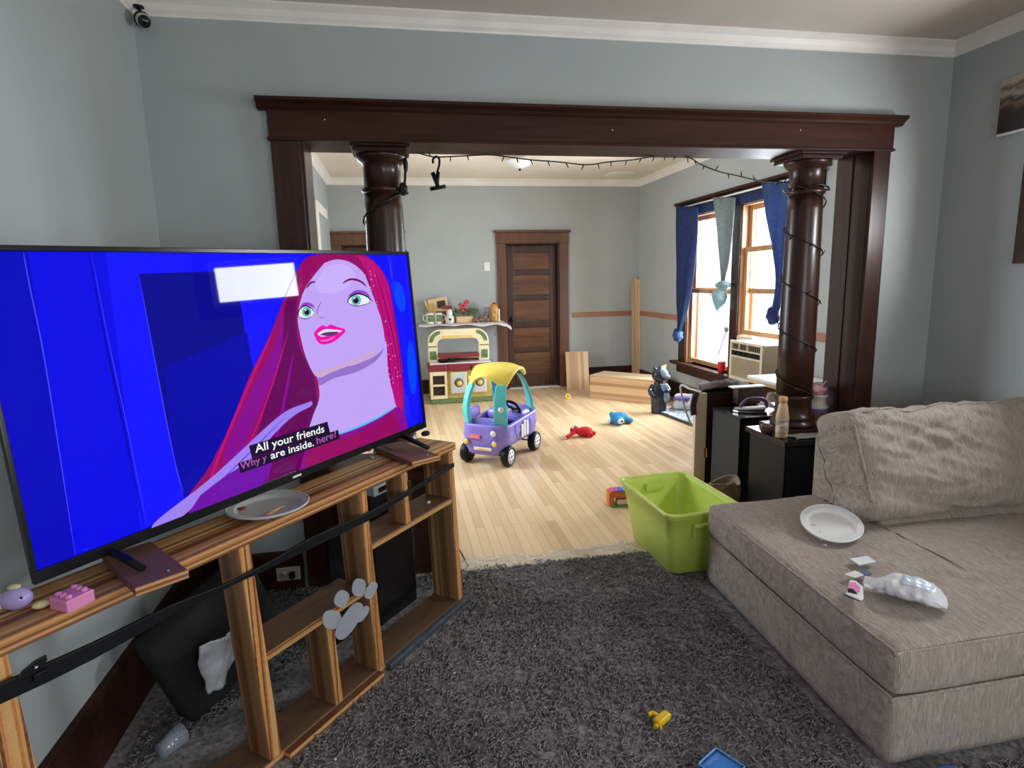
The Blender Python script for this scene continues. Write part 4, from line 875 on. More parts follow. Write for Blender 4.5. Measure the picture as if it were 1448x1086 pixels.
# ================================================================ PLAY ROOM: toy kitchen, shelf, toy car, boards, plush
def remesh(o, vox, smooth=2):
    md = o.modifiers.new('fuse', 'REMESH'); md.mode = 'VOXEL'; md.voxel_size = vox; md.use_smooth_shade = True
    if smooth: s_ = o.modifiers.new('relax', 'SMOOTH'); s_.iterations = smooth; s_.factor = .5
    return o
M['maroon'] = plain('maroon_plastic', (.20, .018, .028), .35, .1); M['olive'] = plain('olive_tan_plastic', (.50, .36, .10), .45, .08); M['tan'] = plain('tan_plastic', (.66, .46, .22), .45, .06)
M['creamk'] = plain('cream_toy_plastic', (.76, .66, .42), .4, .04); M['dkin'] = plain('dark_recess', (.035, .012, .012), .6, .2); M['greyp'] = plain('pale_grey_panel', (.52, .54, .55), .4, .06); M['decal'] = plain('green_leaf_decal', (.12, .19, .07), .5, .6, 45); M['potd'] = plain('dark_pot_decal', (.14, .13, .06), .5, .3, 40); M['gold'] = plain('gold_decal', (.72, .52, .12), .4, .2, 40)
KX, KY = .345, 7.62
k = thing('play_kitchen', 'cream and maroon plastic play kitchen with an arched top standing by the far wall', 'play kitchen', (.75, KY+.17, 0))
def kb(x0, x1, y0, y1, z0, z1, name, mt, bev=.008, par=None): return MB().box(KX+x0, KX+x1, KY+y0, KY+y1, z0, z1).build(name, M[mt], par or k, bevel=bev)
kb(.0, .80, .06, .34, .02, .42, 'base_cabinet', 'olive', .015)
# shelf column with two openings
m_ = holed(MB(), 'y', KX+0, KX+.215, .06, .42, KY+0, KY+.05, [(KX+.035, KX+.185, .25, .365), (KX+.035, KX+.185, .105, .225)]); sc1 = m_.build('shelf_column', M['creamk'], k, bevel=.006); 
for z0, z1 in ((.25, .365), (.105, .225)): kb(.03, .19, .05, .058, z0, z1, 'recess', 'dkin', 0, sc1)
kb(-.005, .81, -.01, .34, .0, .055, 'plinth', 'decal', .012)
for x0, x1 in ((.265, .475), (.55, .73)):
    d = kb(x0, x1, .03, .062, .115, .40, 'oven_door', 'creamk', .010); kb(x0+.018, x1-.018, .022, .031, .13, .385, 'door_panel', 'greyp', .006, d)
    cx = KX+(x0+x1)/2; yv = Vector((0, -1, 0)); MB().lathe([(.058, 0), (.06, .004), (.0, .005)], (cx, KY+.023, .262), 28, ax=(Vector((1, 0, 0)), Vector((0, 0, 1)), yv)).build('pot_picture', M['potd'], d)
    MB().lathe([(.035, 0), (.035, .003), (0, .003)], (cx+.005, KY+.017, .250), 20, ax=(Vector((1, 0, 0)), Vector((0, 0, 1)), yv)).build('food_picture', M['gold'], d)
for i in range(3): kb(.492+.0*i, .525, .045, .062, .15+.07*i, .20+.07*i, 'button', 'creamk', .006)
kb(-.012, .225, -.015, .36, .42, .505, 'counter_end', 'maroon', .014); kb(.225, .53, .0, .36, .42, .51, 'counter_front', 'maroon', .014); kb(.53, .83, -.015, .36, .435, .505, 'counter_end', 'maroon', .014)
kb(.01, .80, .02, .35, .505, .520, 'countertop', 'white', .006)
MB().lathe([(.055, .52), (.062, .524), (.062, .533), (.05, .536)], (KX+.19, KY+.12, 0), 24).build('burner', M['black'], k)
pn = MB(); pn.lathe([(.02, .536), (.062, .538), (.070, .56), (.066, .56), (.058, .541), (0, .541)], (KX+.31, KY+.10, 0), 24); pn.box(KX+.37, KX+.50, KY+.09, KY+.108, .548, .560); o = pn.build('toy_pan', M['black']); tag(o, 'black toy pan on the play kitchen counter', 'pan')
o = remesh(MB().ell((KX+.30, KY+.11, .572), (.042, .030, .020)).ell((KX+.28, KY+.105, .588), (.02, .02, .02)).build('green_toy', plain('dark_green_plastic', (.03, .10, .05), .4, .2)), .006); tag(o, 'dark green toy lump lying in the black toy pan', 'toy')
# arched top
def arch():
    out, inn = [], []
    for i in range(13):
        a_ = math.pi - math.pi/2*i/12; out.append((.165+.165*math.cos(a_)-.0, .775+.165*math.sin(a_)))
    for i in range(13):
        a_ = math.pi/2 - math.pi/2*i/12; out.append((.635+.165*math.cos(a_), .775+.165*math.sin(a_)))
    out = [(.0, .52)] + out + [(.80, .52)]
    inn = [(.66, .52), (.66, .76), (.64, .80), (.60, .815), (.19, .815), (.15, .80), (.125, .76), (.125, .52)]
    return out + inn
MB().prism([(KX+x, KY+.20, z) for x, z in arch()], (0, .06, 0)).build('arch', M['creamk'], k, bevel=.008)
kb(.155, .63, .195, .205, .822, .868, 'sign_band', 'creamk', .012); kb(.19, .59, .19, .196, .832, .858, 'sign_strip', 'gold', .004)
for sx_ in (0, 1):
    pts_ = []
    for i in range(9): a_ = math.pi/2*i/8; pts_.append((.165-.145*math.cos(a_), .775+.145*math.sin(a_)))
    pts_ += [(.165, .885), (.10, .85), (.06, .775)]
    pts_ = [(.80-x if sx_ else x, z) for x, z in pts_]
    MB().prism([(KX+x, KY+.196, z) for x, z in pts_], (0, .005, 0)).build('corner_decal', M['decal'], k)
for x0 in (.022, .695):
    kb(x0, x0+.085, .195, .201, .55, .66, 'leaf_decal', 'decal', .004); kb(x0-.02, x0+.10, .193, .201, .715, .727, 'groove', 'potd', .002)
kb(.13, .655, .06, .30, .585, .625, 'inner_shelf', 'maroon', .008); kb(.125, .66, .20, .22, .555, .59, 'inner_rail', 'tan', .006)
kb(.02, .78, .26, .27, .52, .60, 'splash_back', 'maroon', .004)
# wall shelf
SHZ = .992; sh = thing('wall_shelf', 'long wall shelf with a pale cloth above the play kitchen', 'shelf', (.86, 8.25, SHZ))
MB().box(.27, 1.42, 8.06, FY-.003, SHZ-.035, SHZ-.012).build('board', plain('dark_red_shelf_paint', (.12, .03, .025), .5, .1), sh, bevel=.004)
M['cloth'] = plain('pale_lilac_cloth', (.66, .60, .62), .8, .06, 10, .1)
def cl(u, v):
    x = .245 + 1.25*u; y = 8.03 + .36*v; e = max(0, .25-v)/.25; dr = .012 + .035*max(0, u-.45)*(1.6 if u < .93 else .8)
    return Vector((x, y - .012*e, SHZ - .010 + .010*(1-e)**.5 - dr*e*e*(1 + .5*math.sin(u*21)) - (.06*max(0, u-.93)/.07)))
MB().grid(cl, 70, 14).build('runner_cloth', M['cloth'], sh, solid=.003)
st_ = MB().tube([(1.27, 8.10, .955), (1.275, 8.10, .80)], .006, 6); o = st_.build('strap', plain('blue_grey_strap', (.16, .20, .28), .6, .1)); tag(o, 'thin blue grey strap hanging under the right end of the wall shelf', 'strap')
Z0 = SHZ+.003; XF = (Vector((1, 0, 0)), Vector((0, 0, 1)), Vector((0, -1, 0)))
def on_shelf(px_, Y=8.2): return ony(px_, 440, Y).x
x = on_shelf(618); t = thing('toy_house', 'small pale wooden toy house front leaning at the left of the wall shelf', 'toy house', (x, 8.30, Z0))
MB().obox((x+.02, 8.30, Z0+.24), (.13, 0, .02), (0, .02, 0), (-.01, 0, .095)).build('panel', M['tan'], t, bevel=.004)
MB().obox((x+.065, 8.276, Z0+.255), (.055, 0, .008), (0, .004, 0), (-.003, 0, .045)).build('window_recess', M['dkin'], t); MB().obox((x-.065, 8.276, Z0+.21), (.036, 0, .006), (0, .004, 0), (-.003, 0, .06)).build('door_recess', M['olive'], t)
MB().obox((x-.10, 8.31, Z0+.15), (.015, 0, .0), (0, .015, 0), (-.05, 0, .155)).build('side_slat', M['tan'], t); MB().box(x-.02, x+.12, 8.28, 8.33, Z0, Z0+.16).build('foot', M['maroon'], t, bevel=.004)
M['mug'] = plain('cream_glaze', (.74, .70, .64), .2, .05)
def mug(px_, label, hl):
    x = on_shelf(px_, 8.14); t = thing('mug', label, 'mug', (x, 8.14, Z0), group=None)
    MB().lathe([(.0, 0), (.050, 0), (.055, .01), (.055, .14), (.052, .145), (.049, .14), (.048, .01), (0, .008)], (x, 8.14, Z0), 28).build('cup', M['mug'], t)
    MB().tube(smooth_path([(x+hl*.052, 8.14, Z0+.115), (x+hl*.085, 8.13, Z0+.11), (x+hl*.088, 8.13, Z0+.06), (x+hl*.052, 8.14, Z0+.035)]), .008, 8).build('handle', M['mug'], t)
    MB().box(x-.03, x+.045, 8.083, 8.088, Z0+.03, Z0+.12).build('print', M['decal'], t, bevel=.004)
mug(607.5, 'cream mug with green print, leftmost on the wall shelf', -1); mug(619.5, 'cream mug with green print standing right of the leftmost mug', 1)
x = on_shelf(635.5, 8.09); t = thing('heart_jar', 'white snowman-shaped jar with a dark heart on the wall shelf', 'jar', (x, 8.09, Z0))
MB().lathe([(0, 0), (.052, 0), (.06, .03), (.056, .085), (.035, .11), (.040, .14), (.034, .175), (.012, .19), (0, .192)], (x, 8.09, Z0), 28).build('body', M['mug'], t)
h = []
for i in range(24): a_ = 2*math.pi*i/24; h.append((x + .0013*16*math.sin(a_)**3, 8.026, Z0+.058 + .0013*(13*math.cos(a_)-5*math.cos(2*a_)-2*math.cos(3*a_)-math.cos(4*a_))))
MB().prism(h, (0, .012, 0)).build('heart', M['dkin'], t)
MB().rbox((x-.03, 8.20, Z0+.215), (.075, .03, .022), .012, (8, 6, 6)).build('red_ribbon', M['maroon'], t)
x = on_shelf(655.5, 8.27); t = thing('flower_planter', 'tan box planter with red flowers and green leaves on the wall shelf', 'planter', (x, 8.2, Z0))
MB().box(x-.115, x+.115, 8.15, 8.27, Z0, Z0+.085).build('box', M['tan'], t, bevel=.006)
lf = MB(); random.seed(4)
for i in range(70):
    a_, r_ = random.uniform(0, 6.28), random.uniform(.02, .17); c = Vector((x + r_*math.cos(a_), 8.2 + .4*r_*math.sin(a_), Z0+.10 + random.uniform(0, .07))); d = Vector((math.cos(a_), .5*math.sin(a_), random.uniform(0, .6))).normalized(); s_ = d.orthogonal().normalized()*.016
    lf.add([c, c + d*.03 + s_, c + d*.065, c + d*.03 - s_], [(0, 1, 2, 3)])
lf.build('leaves', M['decal'], t, solid=.002)
fl = MB()
for i in range(9): fl.ell((x + random.uniform(-.06, .05), 8.17 + random.uniform(-.02, .03), Z0 + random.uniform(.16, .29)), (.026, .022, .022), nu=10, nv=8, disp=lambda d: .25*fbm(d*3, 1))
fl.build('flowers', plain('red_pink_petals', (.55, .05, .08), .6, .5, 60), t)
M['brownf'] = plain('brown_ceramic', (.19, .115, .085), .3, .5, 30)
for px_, s_, lb in ((671.5, .62, 'smaller brown ceramic animal figurine, left of its pair'), (684, .95, 'larger brown ceramic animal figurine on the wall shelf')):
    x = on_shelf(px_, 8.14); m_ = MB().ell((x, 8.14, Z0+.05*s_), (.06*s_, .04, .05*s_)).ell((x+.03*s_, 8.13, Z0+.115*s_), (.032*s_, .03, .035*s_)).ell((x-.05*s_, 8.13, Z0+.03*s_), (.03*s_, .03, .03*s_)).ell((x+.05*s_, 8.11, Z0+.03*s_), (.022, .022, .03*s_)).ell((x+.02*s_, 8.13, Z0+.155*s_), (.01, .01, .02))
    o = remesh(m_.build('animal_figurine', M['brownf']), .006); tag(o, lb, 'figurine')
x = on_shelf(689, 8.2); o = MB().lathe([(0, 0), (.035, 0), (.045, .20), (.043, .20), (.033, .005), (0, .005)], (x, 8.22, Z0), 20).build('clear_glass', M['cupc']); tag(o, 'tall clear drinking glass behind the brown figurines', 'glass')
x = on_shelf(699, 8.15); t = thing('honey_jar', 'mustard yellow glass jar at the right end of the wall shelf', 'jar', (x, 8.15, Z0))
MB().lathe([(0, 0), (.055, 0), (.06, .05), (.055, .15), (.06, .20), (.045, .235), (0, .24)], (x, 8.15, Z0), 24).build('body', plain('mustard_glass', (.46, .23, .05), .2, .5, 20), t)
MB().ell((x, 8.15, Z0+.245), (.03, .03, .015)).build('lid', M['red'], t); MB().box(x+.045, x+.075, 8.14, 8.22, Z0, Z0+.17).build('card', M['white'], t, bevel=.004)
# ---------------------------------------------------------------- toy car
CR = math.atan2(.8, .6); CC = (.845, 5.15, 0); car = thing('toy_car', 'purple ride-on toy car with yellow roof and teal pillars', 'toy car', CC, CR)
M['purp'] = plain('purple_plastic', (.24, .185, .58), .32, .05); M['teal'] = plain('teal_plastic', (.10, .50, .50), .32, .06); M['roofy'] = plain('yellow_roof_plastic', (.80, .62, .10), .35, .05)
HL, HW = .365, .205
def cring(k_, z, inset=0):
    out = []
    for x, y in rr(HL+.012*k_-inset, HW+.012*k_-inset, .12-.3*inset, 10): out.append((x, y, z))
    return out
def zlow(x, y):
    w_ = max(math.exp(-((x+.265)/.085)**2), math.exp(-((x-.265)/.085)**2)); mid = math.exp(-(x/.10)**2)
    return .085 + .075*w_*(1 if abs(y) > HW*.7 else .35) - .012*mid
def ztop(x, y): return .345 + .055*max(0, (x-.05)/.3) + .02*math.exp(-((x+.36)/.1)**2) - .03*math.exp(-((x)/.12)**2)
rings = []
prof_ = [(0, -.025), (.04, -.012), (.16, .002), (.35, .008), (.5, .014), (.55, .020), (.62, .014), (.85, .010), (.97, .013), (1, .006), (1.0, -.012), (.97, -.018), (.55, -.022), (.30, -.03), (.28, -.12)]
base_ = rr(HL, HW, .12, 12)
for h_, off in prof_:
    r_ = []
    for x, y in rr(HL+off, HW+off, max(.02, .12+off), 12): r_.append((x, y, zlow(x, y)*(1-h_) + ztop(x, y)*h_ if not (off <= -.03) else .165))
    rings.append(r_)
m_ = MB(); loft(m_, rings, 0, True, True); body = m_.build('body', M['purp'], car, local=True)
MB().rbox((.20, 0, .355), (.15, .185, .06), .05, (10, 10, 6)).build('hood', M['purp'], car, local=True)
MB().rbox((-.16, 0, .22), (.09, .15, .06), .03, (8, 8, 6)).rbox((-.27, 0, .30), (.03, .14, .10), .02, (6, 8, 8)).build('seat', M['purp'], car, local=True)
# rear details: lamps, plate, bumper
def rdisc(y, z, r, name, mt, x=-.392, sx=1): MB().lathe([(r, 0), (r, .006), (r*.7, .010), (0, .011)], (x, y, z), 22, sx=sx, ax=(Vector((0, 1, 0)), Vector((0, 0, 1)), Vector((-1, 0, 0)))).build(name, M[mt], car, local=True)
M['lamp'] = plain('yellow_lamp_sticker', (.80, .62, .08), .3, .05); M['stick'] = plain('white_sticker', (.70, .68, .72), .4, .15, 60); M['redst'] = plain('red_pink_sticker', (.72, .16, .22), .35, .05)
for s_ in (-1, 1): rdisc(s_*.135, .215, .030, 'lamp_ring', 'purp', -.386); rdisc(s_*.135, .215, .022, 'lamp', 'lamp', -.391)
rdisc(-.12, .30, .026, 'round_sticker', 'stick', -.380)
lg = MB(); lg.rbox((-.389, .055, .265), (.006, .055, .020), .005, (4, 8, 6)); lg.build('name_plate', M['redst'], car, local=True)
cu = bpy.data.curves.new('t', 'FONT'); cu.body = 'little tikes'; cu.size = .020; cu.align_x = 'CENTER'; cu.align_y = 'CENTER'; ob = bpy.data.objects.new('t', cu); C.objects.link(ob); me = ob.evaluated_get(bpy.context.evaluated_depsgraph_get()).to_mesh()
m_ = MB(); m_.add([(-.3962, .055 - v.co.x, .265 + v.co.y) for v in me.vertices], [tuple(p.vertices) for p in me.polygons]); bpy.data.objects.remove(ob); bpy.data.curves.remove(cu); m_.build('plate_text', M['white'], car, local=True)
m_ = MB(); m_.rbox((-.390, -.02, .165), (.006, .085, .014), .005, (4, 8, 6)); m_.build('licence_plate', M['stick'], car, local=True); MB().box(-.398, -.395, -.03, .01, .158, .172).box(-.398, -.395, -.075, -.04, .158, .172).build('plate_print', M['lamp'], car, local=True)
# door seam and sticker on the visible side (right side, -y)
m_ = MB(); ys = -HW-.0205
m_.tube(smooth_path([(-.16, ys+.004, .335), (-.165, ys, .27), (-.12, ys, .20), (.0, ys+.004, .155), (.10, ys+.002, .19), (.13, ys, .26), (.13, ys+.004, .33)]), .003, 6); m_.build('door_seam', plain('deep_purple_line', (.10, .07, .30), .5, .05), car, local=True)
for x0, h_ in ((-.06, .115), (-.01, .14), (.045, .13)): MB().box(x0, x0+.042, ys-.003, ys+.004, .20, .20+h_).build('door_sticker', M['stick'], car, local=True, bevel=.004)
dl = MB(); dl.obox((-.02, HW+.055, .30), (.15, .03, 0), (-.004, .018, .004), (0, .02, .12)); dl.build('open_door', M['purp'], car, local=True, bevel=.012)
# pillars
def pillar(path, w0, w1, t_, name='pillar'):
    p = smooth_path(path, 5); n = len(p); vs_ = []
    for i, c in enumerate(p):
        w_ = w0 + (w1-w0)*i/(n-1); rad = Vector((c.x, c.y, 0)).normalized(); tg = rad.cross(Vector((0, 0, 1)))
        vs_ += [c + tg*w_ + rad*t_, c - tg*w_ + rad*t_, c - tg*w_ - rad*t_, c + tg*w_ - rad*t_]
    fs = [(i*4+j, i*4+(j+1) % 4, i*4+4+(j+1) % 4, i*4+4+j) for i in range(n-1) for j in range(4)] + [(3, 2, 1, 0), tuple(n*4-4+j for j in range(4))]
    return MB().add(vs_, fs).build(name, M['teal'], car, local=True, bevel=.006)
pr_ = pillar([(-.300, -.150, .31), (-.318, -.160, .45), (-.30, -.15, .58), (-.25, -.14, .69)], .062, .044, .018); pillar([(-.300, .150, .31), (-.318, .165, .45), (-.30, .16, .58), (-.25, .14, .69)], .040, .032, .018)
pillar([(.27, -.165, .36), (.24, -.165, .50), (.17, -.15, .65), (.10, -.13, .74)], .045, .030, .014); pillar([(.27, .165, .36), (.24, .165, .50), (.17, .15, .65), (.10, .13, .74)], .040, .030, .014)
MB().lathe([(.024, 0), (.024, .003), (0, .0035)], (-.352, -.182, .50), 18, ax=(Vector((.45, -.89, 0)), Vector((0, 0, 1)), Vector((-.89, -.45, 0)))).build('round_sticker', M['stick'], car, local=True)
def roof(u, v):
    x = -.30 + .50*u; y = -.20 + .40*v; a, b_ = 2*u-1, 2*v-1
    corner = (abs(a)**2)*(abs(b_)**2)
    z = .835 - .028*b_*b_ - .040*a*a - .075*corner*(1.0 if a < 0 else .5) - .03*max(0, -a)
    return Vector((x*math.sqrt(1-.36*b_*b_), y*math.sqrt(1-.36*a*a), z))
MB().grid(roof, 26, 22).build('roof', M['roofy'], car, local=True, solid=.022)
def edge(fn, n=24): return [fn(i/(n-1)) for i in range(n)]
m_ = MB(); loop = edge(lambda s_: roof(s_, 0)) + edge(lambda s_: roof(1, s_)) + edge(lambda s_: roof(1-s_, 1)) + edge(lambda s_: roof(0, 1-s_)); m_.tube(loop, .014, 8); m_.build('roof_lip', M['roofy'], car, local=True)
# steering wheel
sw = Vector((.05, -.075, .425)); an = Matrix.Rotation(math.radians(60), 3, 'Y'); ring_ = [sw + an @ Vector((.082*math.cos(2*math.pi*i/28), .082*math.sin(2*math.pi*i/28), 0)) for i in range(29)]
m_ = MB(); m_.tube(ring_, .014, 8); stw = m_.build('steering_wheel', M['black'], car, local=True)
m_ = MB()
for k_ in range(3): a_ = 2*math.pi*k_/3+.5; m_.tube([sw, sw + an @ Vector((.08*math.cos(a_), .08*math.sin(a_), 0))], .010, 6)
m_.ell(sw, .026, nu=14, nv=10); m_.build('wheel_hub', M['black'], stw, local=True)
MB().lathe([(.024, 0), (.02, .004), (0, .005)], sw + an @ Vector((0, 0, -.026)), 16, ax=(an @ Vector((1, 0, 0)), an @ Vector((0, 1, 0)), an @ Vector((0, 0, -1)))).build('hub_sticker', M['stick'], stw, local=True)
# wheels
def wheel(x, y, s_):
    ax_ = (Vector((1, 0, 0)), Vector((0, 0, 1)), Vector((0, s_, 0)))
    o = MB().lathe([(.05, -.032), (.078, -.032), (.086, -.022), (.087, .022), (.080, .034), (.066, .036), (.062, .028), (.05, .028)], (x, y, .088), 32, ax=ax_).build('wheel', M['black'], car, local=True)
    MB().lathe([(.064, .024), (.062, .032), (.03, .036), (0, .037)], (x, y, .088), 28, ax=ax_).build('hub_cap', M['white'], o, local=True)
    m2 = MB()
    for i in range(6): a_ = 2*math.pi*i/6; m2.lathe([(.009, .035), (.008, .0375), (0, .038)], (x+.040*math.cos(a_), y, .088+.040*math.sin(a_)), 10, ax=ax_)
    m2.lathe([(.012, .036), (.011, .040), (0, .041)], (x, y, .088), 12, ax=ax_); m2.build('hub_stickers', M['purp'], o, local=True)
for x in (-.27, .27):
    wheel(x, -.195, -1); wheel(x, .195, 1)
    MB().tube([(x, -.17, .088), (x, .17, .088)], .008, 8).build('axle', M['black'], car, local=True)
# ---------------------------------------------------------------- loose boards and wooden boxes
a, b_ = Vector((2.415, 7.46, 0)), Vector((3.04, 6.80, 0))
d = (b_-a).normalized(); bx = thing('wooden_box', 'long pale laminated wood box lying on the play room floor', 'box', ((a+b_)/2), math.atan2(d.y, d.x)); L2 = (b_-a).length/2
MB().box(-L2, L2, 0, .40, .0, .275).build('body', M['butcher'], bx, local=True, bevel=.004); MB().box(-L2-.003, L2+.003, -.003, .403, .275, .303).build('lid', M['butchery'] if 'butchery' in M else laminate('pale_laminated_wood_top', [(.50, .32, .17), (.60, .41, .24), (.70, .50, .31), (.74, .54, .34)], 1, .045), bx, local=True, bevel=.003)
p = Vector((2.44, 8.02, 0)); rt = Matrix.Rotation(math.radians(-8), 3, 'Z') @ Matrix.Rotation(math.radians(-16), 3, 'X')
t = thing('wooden_board', 'short laminated wood board leaning beside the far door', 'board', p, rot=rt)
MB().box(-.17, .15, 0, .028, 0, .55).build('board', M['butcherx'], t, local=True, bevel=.003)
for i, (x, y, h_) in enumerate(((3.335, 8.27, 1.50), (3.382, 8.285, 1.535), (3.425, 8.27, 1.52))):
    o = MB().obox((x+.012, y+.03, h_/2), (.020, 0, 0), (0, .014, 0), (.0 , .035, h_/2)).build('wood_slat', M['butcherx'], None, bevel=.003)
    tag(o, ['leftmost pale wood slat leaning in the far corner', 'middle pale wood slat leaning in the far corner', 'rightmost pale wood slat leaning in the far corner'][i], 'wood slat', 'slats in the far corner')
# yellow ring
p = onz(803, 562, .02); t = thing('ring_toy', 'small yellow plastic ring toy near the wooden box', 'toy', p - Vector((0, 0, .02))); m_ = MB(); m_.tube([p + Vector((.028*math.cos(a_), .012*math.sin(a_), .014+.026*math.sin(a_))) for a_ in [2*math.pi*i/20 for i in range(21)]], .010, 8); m_.build('ring', M['yellow'], t); MB().rbox(p + Vector((.01, 0, -.012)), (.03, .018, .007), .005, (5, 5, 4)).build('foot', M['yellow'], t)
# plush animals
def fur(name, c, sc=120): return plain(name, c, .95, .35, sc, .8)
M['redfur'] = fur('red_plush', (.60, .010, .025)); M['bluefur'] = fur('blue_plush', (.035, .23, .42)); M['whitefur'] = fur('white_plush', (.75, .75, .76))
p = Vector((1.70, 5.58, 0)); t = thing('plush_toy', 'floppy red plush toy lying on the wood floor', 'plush toy', p)
m_ = MB().ell(p + Vector((.05, 0, .05)), (.085, .06, .05)).ell(p + Vector((-.045, .03, .065)), (.045, .04, .042)).tube(smooth_path([p + Vector((-.05, 0, .05)), p + Vector((-.11, -.03, .03)), p + Vector((-.155, -.06, .014))]), .020, 8).tube(smooth_path([p + Vector((.09, -.03, .04)), p + Vector((.09, -.085, .024))]), .028, 8).tube(smooth_path([p + Vector((.11, .02, .035)), p + Vector((.165, -.005, .022))]), .022, 8).tube(smooth_path([p + Vector((-.02, .05, .05)), p + Vector((-.06, .10, .022))]), .022, 8)
remesh(m_.build('body', M['redfur'], t), .008)
for e in (Vector((-.07, .0, .098)), Vector((-.02, .02, .105))): MB().ell(p + e, .013, nu=10, nv=8).build('eye', M['whitefur'], t)
MB().ell(p + Vector((-.165, -.066, .013)), (.018, .012, .010), nu=10, nv=8).build('paw_tip', M['whitefur'], t)
p = Vector((2.26, 5.98, 0)); t = thing('plush_toy', 'round blue plush toy with a big white eye on the wood floor', 'plush toy', p)
m_ = MB().ell(p + Vector((.01, .02, .065)), (.10, .075, .062)).ell(p + Vector((-.02, -.06, .05)), (.055, .05, .048)).ell(p + Vector((.11, -.01, .035)), (.05, .04, .034)).ell(p + Vector((-.09, 0, .04)), (.04, .04, .036)).ell(p + Vector((-.06, .05, .10)), (.03, .03, .03)).ell(p + Vector((.08, .07, .04)), (.04, .04, .035))
remesh(m_.build('body', M['bluefur'], t), .008)
e = MB().ell(p + Vector((-.015, -.103, .055)), (.036, .016, .030), nu=16, nv=10).build('eye', M['whitefur'], t); MB().ell(p + Vector((-.008, -.119, .057)), (.011, .005, .012), nu=10, nv=8).build('pupil', M['black'], e)
MB().ell(p + Vector((-.118, -.02, .045)), (.018, .02, .036), nu=10, nv=8).build('white_patch', M['whitefur'], t)
# standing animal figure by the wall
p = Vector((2.885, 6.36, 0)); t = thing('bear_statue', 'tall dark blue-black standing bear figure at the end of the wooden box', 'statue', p)
m_ = MB().lathe([(.0, 0), (.085, 0), (.088, .05), (.095, .20), (.085, .30), (.05, .36), (0, .37)], p, 24, sy=.85).ell(p + Vector((0, 0, .44)), (.085, .075, .085)).ell(p + Vector((.055, -.045, .425)), (.045, .04, .034)).ell(p + Vector((-.055, .0, .51)), (.026, .02, .028)).ell(p + Vector((.03, .02, .525)), (.03, .02, .028)).tube(smooth_path([p + Vector((-.075, 0, .33)), p + Vector((-.12, -.03, .26)), p + Vector((-.085, -.07, .20))]), .028, 8).tube(smooth_path([p + Vector((.07, -.02, .33)), p + Vector((.09, -.07, .28)), p + Vector((.04, -.095, .27))]), .026, 8)
remesh(m_.build('body', plain('blue_black_glaze', (.016, .020, .034), .25, .3, 20), t), .008)
M['bluegrey'] = plain('blue_grey_glaze', (.18, .22, .32), .3, .25, 25)
remesh(MB().ell(p + Vector((.03, -.03, .46)), (.062, .055, .062)).ell(p + Vector((.068, -.062, .428)), (.038, .034, .026)).build('face', M['bluegrey'], t), .007, 3)
remesh(MB().ell(p + Vector((.04, -.07, .31)), (.045, .024, .05)).ell(p + Vector((.06, -.065, .20)), (.04, .028, .075)).build('vest', M['bluegrey'], t), .007, 3)
for z in (.29, .235): MB().ell(p + Vector((-.118, -.045, z)), .011, nu=8, nv=6).build('button', M['white'], t)
o = MB().obox(p + Vector((.135, .18, .44)), (.022, 0, .006), (0, .012, 0), (.008, 0, .085)).obox(p + Vector((.12, .18, .20)), (.014, 0, 0), (0, .010, 0), (.006, 0, .20)).build('cardboard_strip', M['tan']); tag(o, 'pale curved cardboard strip standing behind the dark bear figure', 'cardboard')
# blanket on the floor with a pillow on it
t = thing('floor_mat', 'flat pale blue patterned mat lying by the window wall', 'mat', (3.12, 6.0, 0)); Q = [Vector((2.85, 6.46, 0)), Vector((2.965, 5.46, 0)), Vector((3.42, 5.52, 0)), Vector((3.42, 6.58, 0))]
def quad(u, v): return (Q[0]*(1-u) + Q[1]*u)*(1-v) + (Q[3]*(1-u) + Q[2]*u)*v
MB().prism(Q, (0, 0, .02)).build('dark_underside', plain('dark_grey_mat', (.05, .05, .055), .8, .2), t, bevel=.004)
def pat():
    m = base_mat('pale_blue_printed_cloth', (.5, .56, .66), .85); nt = m.node_tree; v = coords(nt); n = _n(nt, 'ShaderNodeTexVoronoi', feature='DISTANCE_TO_EDGE'); n.inputs['Scale'].default_value = 9; nt.links.new(v, n.inputs['Vector'])
    c = ramp(nt, n.outputs['Distance'], [(.02, (.26, .31, .42)), (.10, (.52, .58, .68))]); nt.links.new(c, nt.nodes['Principled BSDF'].inputs['Base Color']); return m
M['printed'] = pat()
MB().grid(lambda u, v: quad(.02+.96*u, .03+.94*v) + Vector((0, 0, .026 + .012*abs(fbm((u*5, v*5, 0), 1)) + .05*v*v*(.4+.3*math.sin(u*7)))), 40, 40).build('printed_cloth', M['printed'], t, solid=.004)
pp = Vector((3.22, 6.28, .125)); t = thing('floor_pillow', 'white and purple pillow lying on the pale blue mat', 'pillow', pp - Vector((0, 0, .065)))
MB().rbox(pp, (.17, .12, .055), .045, (16, 12, 8), Matrix.Rotation(-.5, 3, 'Z') @ Matrix.Rotation(.35, 3, 'X'), lambda q_, d: .01*fbm(q_, 6)).build('cover', plain('pale_grey_pillow', (.55, .56, .60), .85, .08), t, weld=True)
MB().ell(pp + Vector((-.10, -.02, .055)), (.09, .055, .03), Matrix.Rotation(-.5, 3, 'Z')).build('purple_patch', plain('purple_cloth', (.16, .10, .36), .8, .2), t)
o = MB().tube(smooth_path([Vector((2.98, 6.15, .06)), Vector((3.1, 5.98, .075)), Vector((3.2, 5.75, .10)), Vector((2.9, 5.2, .06)), Vector((2.40, 4.62, .30)), Vector((2.13, 4.30, .69)), Vector((2.10, 4.08, .722)), Vector((2.14, 3.985, .712))], 8), .008, 6).build('extension_cord', plain('pale_grey_cord', (.5, .5, .52), .5, .05)); tag(o, 'pale grey cord running from the mat up onto the brown cabinet', 'cord')
